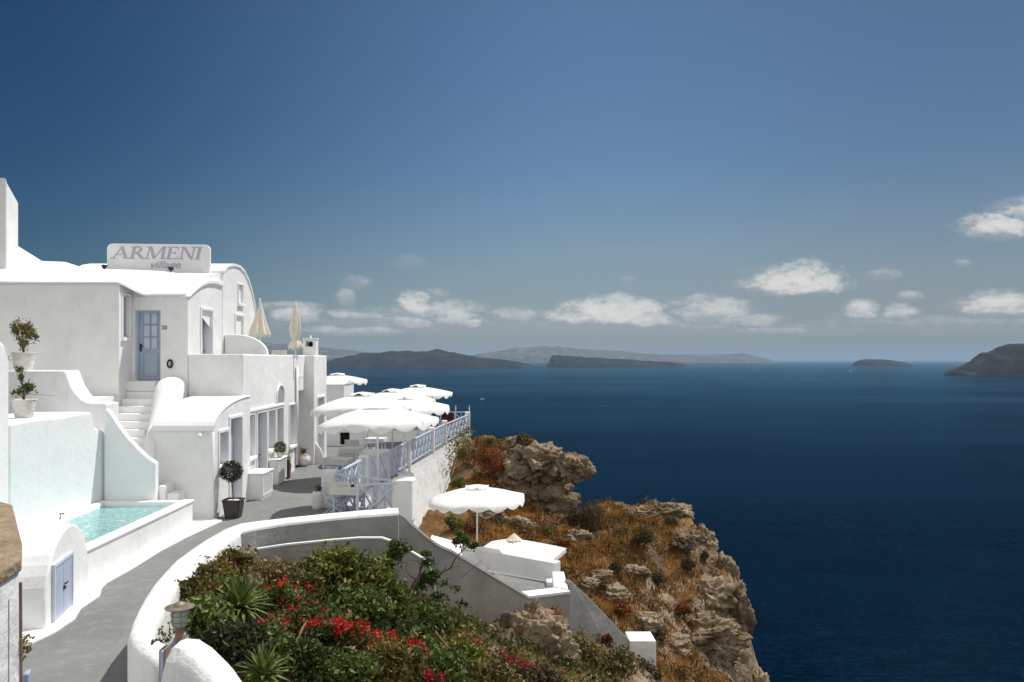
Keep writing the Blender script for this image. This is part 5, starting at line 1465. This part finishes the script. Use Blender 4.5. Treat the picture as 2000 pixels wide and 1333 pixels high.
island([(560, 716), (610, 712), (645, 706), (680, 698), (705, 693), (740, 690), (765, 686), (800, 684.5), (830, 687), (858, 685), (885, 690), (910, 694), (940, 699), (970, 701), (1005, 706), (1035, 713), (1045, 718)], 9500, 2600, I1, 'dark low volcanic island', 1)
island([(1064, 716), (1070, 711), (1079, 695), (1095, 694), (1120, 697), (1160, 699), (1200, 701), (1250, 704), (1300, 707), (1330, 710), (1339, 716)], 11500, 1200, I1, 'flat-topped dark island', 2, .05)
island([(1672, 714), (1677, 705), (1690, 702.5), (1710, 702), (1735, 704), (1755, 707), (1772, 713), (1776, 716)], 12500, 1000, I1, 'small flat island near the horizon', 3, .06)
island([(1850, 733), (1860, 722), (1868, 728), (1882, 723), (1885, 713), (1896, 714), (1903, 703), (1916, 703), (1922, 694), (1938, 690), (1950, 680), (1966, 672.5), (1980, 673), (2000, 678), (2060, 672), (2160, 668), (2400, 660), (2700, 680), (2900, 730)], 4950, 800, I3, 'steep brown headland at the right', 4, .08)
island([(850, 706), (905, 695), (950, 689), (985, 684), (1020, 679), (1050, 677), (1090, 677), (1120, 681), (1180, 684), (1240, 690), (1300, 693), (1360, 694), (1410, 693), (1445, 690), (1470, 695), (1500, 703), (1515, 707)], 25000, 4000, I2, 'long pale far island', 5, .08)
island([(-200, 680), (100, 660), (350, 655), (480, 664), (520, 671), (560, 672), (600, 678), (640, 681), (700, 686), (770, 690), (850, 695), (905, 700), (930, 707)], 19000, 4000, I2, 'far coast behind the hotel', 6, .08)

# ------------------------------------------------------------------ boats
def boat(px, py, L_, label):
    Y = (EYE - SEA) * F / (py - CY); x = X(px, Y)
    o = thing('motorboat', label, 'boat', (x, Y, SEA))
    hull = []
    for u in (0, .25, .6, .85, 1.0):
        wd = L_ * .15 * (1 - u ** 3) + .02; xx = x - L_ / 2 + L_ * u
        hull.append([(xx, Y - wd, SEA + L_ * .12), (xx, Y - wd * .6, SEA - .3), (xx, Y + wd * .6, SEA - .3), (xx, Y + wd, SEA + L_ * .12)])
    MB().loft(hull).build('hull', M['whitemetal'], o)
    MB().prism_y([(x - L_ * .25, SEA + L_ * .12), (x + L_ * .22, SEA + L_ * .12), (x + L_ * .1, SEA + L_ * .24), (x - L_ * .22, SEA + L_ * .24)], Y - L_ * .09, Y + L_ * .09).build('cabin', M['whitemetal'], o)
    return o
boat(942, 780.5, 12, 'tiny white motorboat on the sea right of the parasols')
boat(1661, 725.5, 22, 'tiny distant white boat left of the small flat island')

# ------------------------------------------------------------------ haze over the caldera
hz = MB().box(-95000, 95000, -95000, 95000, SEA - 1, 420)
hm = bpy.data.materials.new('sea_haze'); hm.use_nodes = True; hm.node_tree.nodes.clear(); t = NT(hm.node_tree)
pv = t.n('ShaderNodeVolumePrincipled', ins={'Color': (.45, .65, .87, 1), 'Density': 2.6e-5, 'Anisotropy': 0.0})
o_ = t.n('ShaderNodeOutputMaterial'); hm.node_tree.links.new(pv.outputs[0], o_.inputs['Volume'])
HZ = hz.build('haze', hm); HZ['kind'] = 'stuff'
# ------------------------------------------------------------------ vegetation
def shrub(name, label, c, r, n, size, m, lumps=9, group=None, stems=5, cat='shrub', lump_r=.45, aspect=2.2, flowers=None, up=.3):
    o = thing(name, label, cat, (c[0], c[1], c[2] - r[2]), group)
    pts = crown_pts(c, r, n, lumps, lump_r)
    leaf_obj('foliage', pts, size, M[m], o, aspect, up)
    s = MB()
    base = Vector((c[0], c[1], c[2] - r[2] * 1.1))
    for k in range(stems):
        tip = Vector(c) + Vector(rs.normal(size=3)) * min(r) * .35
        midp = base.lerp(tip, .5) + Vector(rs.normal(size=3)) * .06
        s.tube([base, midp, tip], [.03 * r[0] + .008, .02 * r[0] + .006, .004], 5)
    s.build('branches', M['bark'], o)
    if flowers:
        fm, nf, fs, sub = flowers
        fp = []
        for _ in range(nf):
            d = rs.normal(size=3); d /= np.linalg.norm(d); d[2] = abs(d[2]) * .8 + .1; d[1] = -abs(d[1]) * .7
            base_ = np.array(c) + d * np.array(r) * rs.uniform(.85, 1.1)
            fp.append(base_ + rs.normal(size=(sub, 3)) * fs * .9)
        fo = leaf_obj('flowers', np.concatenate(fp), fs, M[fm], o, 1.2, .2)
        fo['kind'] = 'stuff'
    return o
def at(px, py, Y): return P(px, py, Y)

# dry brush along the curving parapet
i = 0
for px, py, Y, r, n, m, lab in (
    (462, 1108, 13.0, (.42, .34, .36), 2600, 'leafbrown', 'dry green-brown shrub under the square drain spout'),
    (420, 1128, 11.9, (.42, .35, .36), 2600, 'leafbrown', 'dry brown shrub against the inside bend of the parapet'),
    (385, 1160, 10.9, (.36, .32, .30), 2400, 'leafbrown', 'brownish shrub spilling along the parapet above the lantern'),
    (455, 1175, 11.2, (.55, .42, .42), 3600, 'leaf', 'dark green shrub left of the spiky yucca'),
    (405, 1215, 9.6, (.42, .35, .36), 3000, 'leaf', 'dark green shrub right behind the lantern'),
    (460, 1262, 9.0, (.45, .4, .34), 2800, 'leafdark', 'very dark shrub below the spiky yucca'),
    (530, 1120, 12.6, (.45, .35, .24), 2000, 'strawgreen', 'dry straw-coloured plants at the foot of the plinth wall'),
    (580, 1150, 12.4, (.42, .35, .34), 2300, 'leafbrown', 'reddish-green shrub left of the big bright green bush'),
    (655, 1110, 13.4, (.62, .5, .44), 4300, 'leafyel', 'large bright green bush below the middle of the plinth wall'),
    (712, 1135, 13.2, (.60, .5, .52), 4500, 'leafyel', 'bright green bush at the foot of the branching tree'),
    (755, 1185, 13.0, (.55, .5, .48), 4200, 'leafyel', 'yellow-green bush below the branching tree, to its right'),
    (690, 1190, 12.0, (.6, .45, .42), 4200, 'leaf', 'mid green bush above the thickest red flowers'),
    (820, 1215, 13.4, (.55, .45, .40), 3400, 'leaf', 'mid green bush under the grey stair wall'),
    (870, 1235, 13.8, (.42, .35, .30), 2300, 'leafyel', 'small light green bush left of the rounded tan rock'),
    (640, 1240, 10.8, (.6, .45, .38), 3600, 'leafbrown', 'brown-green tangle just left of the thickest red flowers'),
    (560, 1290, 9.4, (.5, .4, .34), 3200, 'leaf', 'green bush at the bottom centre left, right of the rounded wall'),
    (660, 1310, 9.6, (.55, .4, .30), 3200, 'leaf', 'green bush at the bottom edge below the red flowers'),
    (760, 1300, 10.4, (.5, .4, .36), 3000, 'leafbrown', 'brown-green bush at the bottom edge, middle of the garden'),
    (860, 1310, 11.6, (.5, .4, .36), 2800, 'leaf', 'green bush at the bottom edge left of the dark red flowers'),
    (960, 1330, 12.4, (.5, .4, .36), 2600, 'leafbrown', 'brown-green bush at the bottom edge in front of the rounded rock'),
    (840, 1245, 15.2, (.55, .4, .34), 3600, 'leafyel', 'spreading green bush below the rounded bottom of the stair wall'),
    (900, 1262, 15.0, (.50, .4, .30), 3200, 'leaf', 'dark green bush between the dead twig and the rounded tan rock'),
    (790, 1228, 14.2, (.45, .4, .30), 3000, 'leafbrown', 'brown-green bush right below the roots of the twisted tree'),
    (905, 1225, 15.0, (.40, .35, .26), 2200, 'leaf', 'dark green bush at the foot of the stair wall, nearest the tan rocks'),
    (800, 1258, 12.6, (.60, .5, .40), 4200, 'leaf', 'green bush in the lower middle, right of the thickest red flowers'),
    (895, 1290, 12.8, (.55, .45, .34), 3200, 'leafyel', 'light green bush above the dark red flower band'),
    (1050, 1335, 13.4, (.5, .4, .40), 2200, 'scrub', 'grey-green bush at the foot of the tall tan rock'),
    (1130, 1275, 16.6, (.55, .45, .50), 3600, 'strawgreen', 'olive-coloured bush under the sloping wing wall, the left one'),
    (1195, 1300, 16.8, (.50, .45, .46), 3200, 'strawgreen', 'olive-coloured bush under the sloping wing wall, the right one'),
    (1250, 1318, 19.5, (.55, .5, .42), 2600, 'scrub', 'scrubby bush below the square white post'),
    (1110, 1330, 15.4, (.5, .4, .42), 2600, 'scrub', 'scrubby bush at the bottom edge right of the tall tan rock'),
    (1180, 1352, 15.8, (.5, .4, .42), 2400, 'strawgreen', 'dry bush at the bottom edge below the wing wall'),
    (1082, 1205, 16.9, (.22, .2, .2), 800, 'redbush', 'small rusty shrub on top of the tall tan rock'),
    (1290, 1340, 21.0, (.7, .5, .42), 2200, 'scrub', 'low scrub at the bottom edge, left of the shaded rock face')):
    shrub('garden_shrub', lab, tuple(at(px, py, Y)), r, int(n * 1.25), .085 if Y < 12 else .095, m, 10, None)

# red flowering plants
for px, py, Y, r, n, fl_, lab in (
    (560, 1170, 11.6, (.45, .3, .34), 1500, ('red', 22, .026, 11), 'upper red-flowering plant right of the spiky yucca'),
    (600, 1215, 10.9, (.5, .3, .30), 1500, ('red', 16, .026, 10), 'sparse red-flowering plant below the upper one'),
    (655, 1235, 10.4, (.42, .3, .22), 1500, ('red', 34, .030, 15), 'thickest cluster of bright red blooms, its left half'),
    (712, 1258, 10.8, (.46, .3, .22), 1500, ('red', 36, .030, 15), 'thickest cluster of bright red blooms, its right half'),
    (770, 1262, 11.6, (.42, .3, .20), 1300, ('red', 26, .032, 14), 'bright red blooms trailing right from the thickest cluster'),
    (905, 1262, 13.6, (.34, .25, .16), 900, ('rosy', 20, .036, 12), 'dark red flowers left of the rounded tan rock'),
    (975, 1300, 13.4, (.46, .25, .18), 1000, ('rosy', 40, .038, 12), 'band of dark red flowers at the foot of the tan rocks'),
    (800, 1290, 12.0, (.55, .3, .18), 1000, ('rosy', 16, .035, 12), 'scattered dark red flowers at the lower middle of the garden'),
    (520, 1240, 10.0, (.4, .3, .24), 1200, ('rosy', 12, .035, 12), 'dark red flowers low beside the yucca stem'),
    (826, 1328, 11.0, (.3, .2, .15), 700, ('rosy', 14, .035, 14), 'small dark red flower clump at the bottom edge')):
    shrub('flowering_plant', lab, tuple(at(px, py, Y)), r, n, .07, 'leaf', 8, 'red-flowering plants of the garden', flowers=fl_, cat='flowering plant')

# yuccas
def yucca(px, py, Y, L_, n, label):
    c = at(px, py, Y)
    o = thing('yucca', label, 'yucca plant', (c.x, c.y, c.z - .5))
    mb = MB()
    for k in range(n):
        a = k * 2.399963; el = R(-25) + R(112) * (k / n) ** .8
        L = L_ * (.75 + .35 * random.random())
        d = Vector((math.cos(a) * math.cos(el), math.sin(a) * math.cos(el), math.sin(el))); s = Vector((-math.sin(a), math.cos(a), 0))
        w_ = .022; p0_ = c + d * .03; p1_ = c + d * L * .5 + Vector((0, 0, .015)); p2_ = c + d * L - Vector((0, 0, .05 * math.cos(el)))
        nn_ = d.cross(s) * .008
        mb.add([p0_ - s * w_ * .7, p0_ - nn_, p0_ + s * w_ * .7, p1_ - s * w_, p1_ - nn_, p1_ + s * w_, p2_], [(0, 1, 4, 3), (1, 2, 5, 4), (3, 4, 6), (4, 5, 6)])
    mb.build('leaf_rosette', M['yucca'], o)
    MB().tube([c, c - Vector((.02, 0, .3)), c - Vector((0, 0, .7))], [.035, .04, .045], 7).build('trunk', M['bark'], o)
    return o
yucca(470, 1188, 10.1, .46, 100, 'spiky green yucca in the middle of the left garden')
yucca(515, 1322, 8.3, .36, 70, 'spiky yucca at the bottom edge right of the rounded wall')
yucca(450, 1225, 10.0, .34, 50, 'dark spiky yucca half hidden below the bigger one')

# twisted little tree in front of the grey stair wall
tr = thing('garden_tree', 'twisted small tree with dark green leaf tufts before the grey stair wall', 'tree', tuple(at(800, 1165, 14.3)))
Yt = 14.3
def tp_(px, py, dy=0): return tuple(at(px, py, Yt + dy))
tb_ = MB()
tb_.tube([tp_(805, 1200), tp_(797, 1165), tp_(803, 1150), tp_(818, 1130), tp_(822, 1108), tp_(825, 1090)], [.07, .06, .05, .04, .028, .018], 8)
tb_.build('trunk', M['bark'], tr, smooth=True)
br = MB()
for pts, r0 in (([(818, 1130, 0), (840, 1128, .1), (862, 1118, .2), (880, 1110, .2), (890, 1090, .2), (902, 1078, .25), (918, 1060, .3)], .026),
                ([(902, 1078, .25), (898, 1060, .2), (903, 1045, .2)], .012), ([(880, 1110, .2), (893, 1106, .25), (906, 1109, .3)], .01), ([(868, 1116, .2), (872, 1100, .15)], .007),
                ([(815, 1133, 0), (800, 1125, -.1), (793, 1112, -.1), (795, 1098, -.1)], .014), ([(795, 1098, -.1), (786, 1098, -.15), (775, 1120, -.2), (777, 1150, -.2)], .012),
                ([(823, 1105, 0), (812, 1095, 0), (796, 1094, -.05), (786, 1097, -.1)], .009), ([(848, 1124, .1), (856, 1098, .15), (853, 1085, .15)], .005),
                ([(806, 1165, 0), (835, 1148, -.1), (868, 1146, -.1), (905, 1158, 0)], .008), ([(918, 1060, .3), (932, 1060, .3), (948, 1052, .35)], .006), ([(905, 1075, .25), (925, 1078, .3)], .006), ([(900, 1130, .3), (930, 1104, .3), (944, 1092, .3)], .006)):
    br.tube([tuple(at(a, b_, Yt + c_)) for a, b_, c_ in pts], [r0 * (1 - .7 * i / (len(pts) - 1)) for i in range(len(pts))], 6)
br.build('branches', M['bark'], tr)
tf = []
for px, py, r, n in ((765, 1085, .24, 700), (778, 1062, .16, 350), (760, 1110, .22, 500), (838, 1100, .13, 300), (832, 1082, .10, 160), (902, 1055, .15, 520), (920, 1065, .13, 260), (895, 1040, .08, 140), (835, 1135, .17, 420),
                     (850, 1122, .12, 200), (820, 1148, .10, 140), (795, 1075, .10, 100), (890, 1150, .10, 60), (860, 1165, .18, 120), (905, 1180, .12, 80), (870, 1140, .10, 60)):
    tf.append(crown_pts(tuple(at(px, py, Yt + .05)), (r * 1.25, r, r), n, 6))
leaf_obj('crown', np.concatenate(tf), .062, M['leaf'], tr, 1.7)

# ground-cover between the garden shrubs
gx_ = rs.uniform(-4.2, 2.4, 26000); gy_ = rs.uniform(8.2, 17.3, 26000)
wall_y = 14.35 + (gx_ + 4.5) * .35
ok = (gy_ < wall_y) & (gx_ > -4.3 + np.where(gy_ < 10.5, (10.5 - gy_) * .45, 0)) & (gx_ > -4.3 + np.where(gy_ > 12.5, (gy_ - 12.5) * .2, 0))
gx_, gy_ = gx_[ok], gy_[ok]
pts = np.stack([gx_, gy_, gh(gx_, gy_) + rs.uniform(0, .22, len(gx_))], 1)
V_, F_ = leaves(pts, .09, 2.2, .5)
tag(fast_mesh('ground_cover', V_, F_, M['cover']), kind='stuff', label='low green-brown ground cover of the terrace garden', cat='ground cover')
gx_ = rs.uniform(-4.3, 3.2, 5200); gy_ = rs.uniform(9.0, 17.6, 5200)
wall_y = 14.4 + (gx_ + 4.5) * .4
ok = (gy_ < wall_y) & (gx_ > -4.35 + np.where(gy_ < 10.5, (10.5 - gy_) * .45, 0))
gx_, gy_ = gx_[ok], gy_[ok]
pts = np.stack([gx_, gy_, gh(gx_, gy_) + .04], 1)
V_, F_ = blades(pts, .32, .012, .4)
tag(fast_mesh('dry_garden_grass', V_, F_, M['strawgreen']), kind='stuff', label='thin dry grass stems between the garden shrubs', cat='grass')
# dead twigs
for pts_, lab in (((( 850, 1235, 12.6), (872, 1262, 12.5), (905, 1288, 12.5), (938, 1300, 12.6)), 'dead arched twig lying over the lower garden left of the tan rocks'),
             (((565, 1300, 9.6), (575, 1262, 9.9), (592, 1225, 10.2), (600, 1212, 10.3)), 'bare leaning stem below the upper red flowers')):
    p_ = [tuple(at(*q)) for q in pts_]
    tag(MB().tube(p_, [.02, .018, .014, .006], 6).build('dead_branch', M['twig'], None), lab, 'branch')

# vine by the lantern
vn = thing('leafy_vine', 'thin leafy vine climbing beside the garden lantern', 'vine', tuple(at(330, 1262, 7.9)))
s_ = MB(); lp_ = []
for pts_ in (((332, 1262), (325, 1245), (315, 1232), (308, 1240)), ((335, 1262), (330, 1235), (332, 1215)), ((345, 1262), (322, 1250), (300, 1252), (294, 1258)), ((345, 1250), (362, 1238), (372, 1225))):
    pv_ = [at(a, b_, 7.95) for a, b_ in pts_]
    s_.tube(pv_, .004, 5)
    for k in range(len(pv_) - 1):
        for q in range(5): lp_.append(np.array(pv_[k].lerp(pv_[k + 1], q / 5)) + rs.normal(size=(2, 3)) * .018)
s_.build('stem', M['bark'], vn); leaf_obj('leaves', np.concatenate(lp_), .036, M['leaf'], vn, 1.5)
# weed at the foot of the near pillar
wv_ = thing('wall_weed', 'small reddish-green weed hanging from the base of the near left pillar', 'weed', tuple(at(46, 1270, 6.3)))
leaf_obj('leaves', np.concatenate([np.array(at(px, py, 6.3)) + rs.normal(size=(26, 3)) * .022 for px, py in ((44, 1250), (50, 1248), (46, 1262), (58, 1266), (42, 1275), (40, 1287), (50, 1268))]), .03, M['leafbrown'], wv_, 1.8)
MB().tube([tuple(at(42, 1290, 6.3)), tuple(at(44, 1262, 6.3)), tuple(at(50, 1246, 6.3))], .004, 5).tube([tuple(at(44, 1268, 6.3)), tuple(at(60, 1267, 6.3))], .003, 5).build('stems', M['bark'], wv_)

# ------------------------------------------------------------------ cliff vegetation
def cliffbush(px, py, rpx, rpy, n, m, lab, name='cliff_shrub', size=.09, lumps=12):
    p = hit(px, py + rpy * .75); Y = p.y
    rx, rz_ = rpx * Y / F, rpy * Y / F
    c = (X(px, Y), Y, Z(py, Y) )
    return shrub(name, lab, c, (rx, rx * .8, rz_), n, size, m, lumps, None, 4, lump_r=.42, aspect=3.0, up=.6)
cliffbush(1148, 1012, 46, 40, 7000, 'scrub', 'big rounded grey-green bush in the hollow right of the crag')
cliffbush(1258, 1050, 30, 30, 3400, 'scrub', 'second rounded dark bush on the orange grass slope')
cliffbush(1345, 1105, 20, 24, 1800, 'scrub', 'dark bush near the cliff edge on the upper slope')
cliffbush(1205, 1110, 20, 20, 1500, 'scrub', 'olive bush on the slope below the big rounded bush')
cliffbush(1285, 1130, 18, 18, 1200, 'scrub', 'olive bush in the middle of the orange grass')
cliffbush(1330, 1190, 20, 18, 1300, 'redbush', 'rusty bush left of the lower cliff ledges')
cliffbush(1215, 1035, 20, 16, 1200, 'strawgreen', 'yellowish bush right of the big rounded bush')
cliffbush(1375, 1085, 12, 14, 600, 'scrub', 'small dark bush wedged between the cliff edge rocks')
cliffbush(1010, 1025, 20, 14, 900, 'strawgreen', 'yellowish tuft between the grey rocks above the square parasol')
cliffbush(1310, 1018, 18, 12, 900, 'scrub', 'small green bush under the summit rock')
cliffbush(965, 905, 52, 46, 6500, 'redbush', 'large rusty red bush left of the overhanging crag')
cliffbush(912, 885, 26, 34, 2600, 'strawgreen', 'green and orange bush against the end of the retaining wall')
cliffbush(940, 960, 60, 22, 3600, 'redbush', 'dark reddish scrub just behind the lower round parasol')
cliffbush(895, 945, 18, 26, 1500, 'leafyel', 'green bush at the foot of the retaining wall')
cliffbush(885, 1022, 26, 22, 1800, 'leafyel', 'green bush under the left half of the lower round parasol')
cliffbush(925, 1030, 22, 18, 1200, 'redbush', 'rusty bush by the pole of the lower round parasol')
cliffbush(1098, 1062, 18, 20, 1200, 'redbush', 'dark red bush just right of the square parasol')
cliffbush(1215, 1190, 26, 24, 1500, 'redbush', 'rusty bush above the sloping wing wall')
cliffbush(1025, 860, 16, 10, 700, 'strawgreen', 'tuft of green on top of the overhanging crag')
cliffbush(955, 862, 14, 12, 700, 'leafyel', 'green tuft on the skyline left of the crag')
cliffbush(1400, 1135, 16, 16, 700, 'scrub', 'small dark bush by the brink halfway down')
cliffbush(1068, 1040, 16, 10, 700, 'leafyel', 'small green tuft below the shadow of the crag')
cliffbush(1290, 1245, 14, 20, 900, 'scrub', 'dark green bush right behind the square white post')
cliffbush(1185, 1250, 12, 16, 500, 'redbush', 'thin reddish bush before the wing wall')
cliffbush(1350, 1220, 18, 10, 500, 'redbush', 'small red-brown bush above the broad jagged ledge')
# ivy on the retaining wall corner
iv = thing('wall_creeper', 'green creeper growing down the far corner of the retaining wall', 'creeper', (-1.6, 40, -1))
ip = []
for px, py, n in ((905, 855, 160), (895, 862, 120), (915, 845, 120), (885, 872, 90), (900, 885, 80), (880, 860, 40), (908, 835, 60), (885, 900, 60), (878, 915, 40), (912, 865, 120)):
    Y = 36 + (px - 880) * .2
    ip.append(np.array(P(px, py, Y)) + rs.normal(size=(n, 3)) * np.array([.16, .4, .2]))
leaf_obj('leaves', np.concatenate(ip), .12, M['leafyel'], iv)
MB().tube([tuple(P(905, 850, 41)), tuple(P(895, 890, 39)), tuple(P(882, 930, 36))], .02, 5).build('stem', M['twig'], iv)

# dry grass on the cliff
def scatter(n, x0, x1, y0, y1):
    x = rs.uniform(x0, x1, n); y = rs.uniform(y0, y1, n)
    z = gh(x, y)
    e = .15
    sl_ = np.sqrt(((gh(x + e, y) - z) / e) ** 2 + ((gh(x, y + e) - z) / e) ** 2)
    return x, y, z, sl_
x, y, z, s = scatter(150000, -3.2, 9.4, 19.5, 42)
sd_ = sdist(x, y)
vis = (z - EYE) / y
pxx = CX + x * F / y; pyy = CY - vis * F
patchy = np.array([noise.fractal(Vector((a * .55, b * .55, 2)), 1.0, 2.0, 4) for a, b in zip(x, y)])
ok = (sd_ < -.95 + .5 * patchy) & (s < 1.25 + .6 * patchy) & (pxx > 860) & (pyy < 1345) & (patchy > -.27 + .5 * np.clip((pxx - 1330) / 120, 0, 1)) & (rs.uniform(size=len(x)) < .9)
ok &= ~((x > -2.3) & (x < 1.9) & (y < 25.5)) & ~((x < -1.0) & (y > 24))
ok &= ~((pxx > 1000) & (pxx < 1165) & (pyy < 985))
P_ = np.stack([x[ok], y[ok], z[ok] - .02], 1)
V_, F_ = blades(P_, .20, .035, .45)
tag(fast_mesh('dry_grass', V_, F_, M['straw']), kind='stuff', label='orange dry grass covering the cliff slope', cat='grass')
x, y, z, s = scatter(60000, -3.2, 9.4, 17.5, 42)
sd_ = sdist(x, y); pxx = CX + x * F / y
pt2 = np.array([noise.fractal(Vector((a * 1.15, b * 1.15, 9)), 1.0, 2.0, 4) for a, b in zip(x, y)])
ok = (sd_ < -.3) & (pt2 > .06) & (pxx > 870) & ~((x > -2.3) & (x < 1.9) & (y < 25.5)) & ~((x < -1.0) & (y > 24))
P_ = np.stack([x[ok], y[ok], z[ok] + rs.uniform(0, 1, ok.sum()) * (.10 + .5 * np.clip(pt2[ok] - .05, 0, .4))], 1)
V_, F_ = leaves(P_, .13, 2.6, .8)
tag(fast_mesh('low_scrub', V_, F_, M['scrub']), kind='stuff', label='low grey-green scrub between the dry grass', cat='scrub')
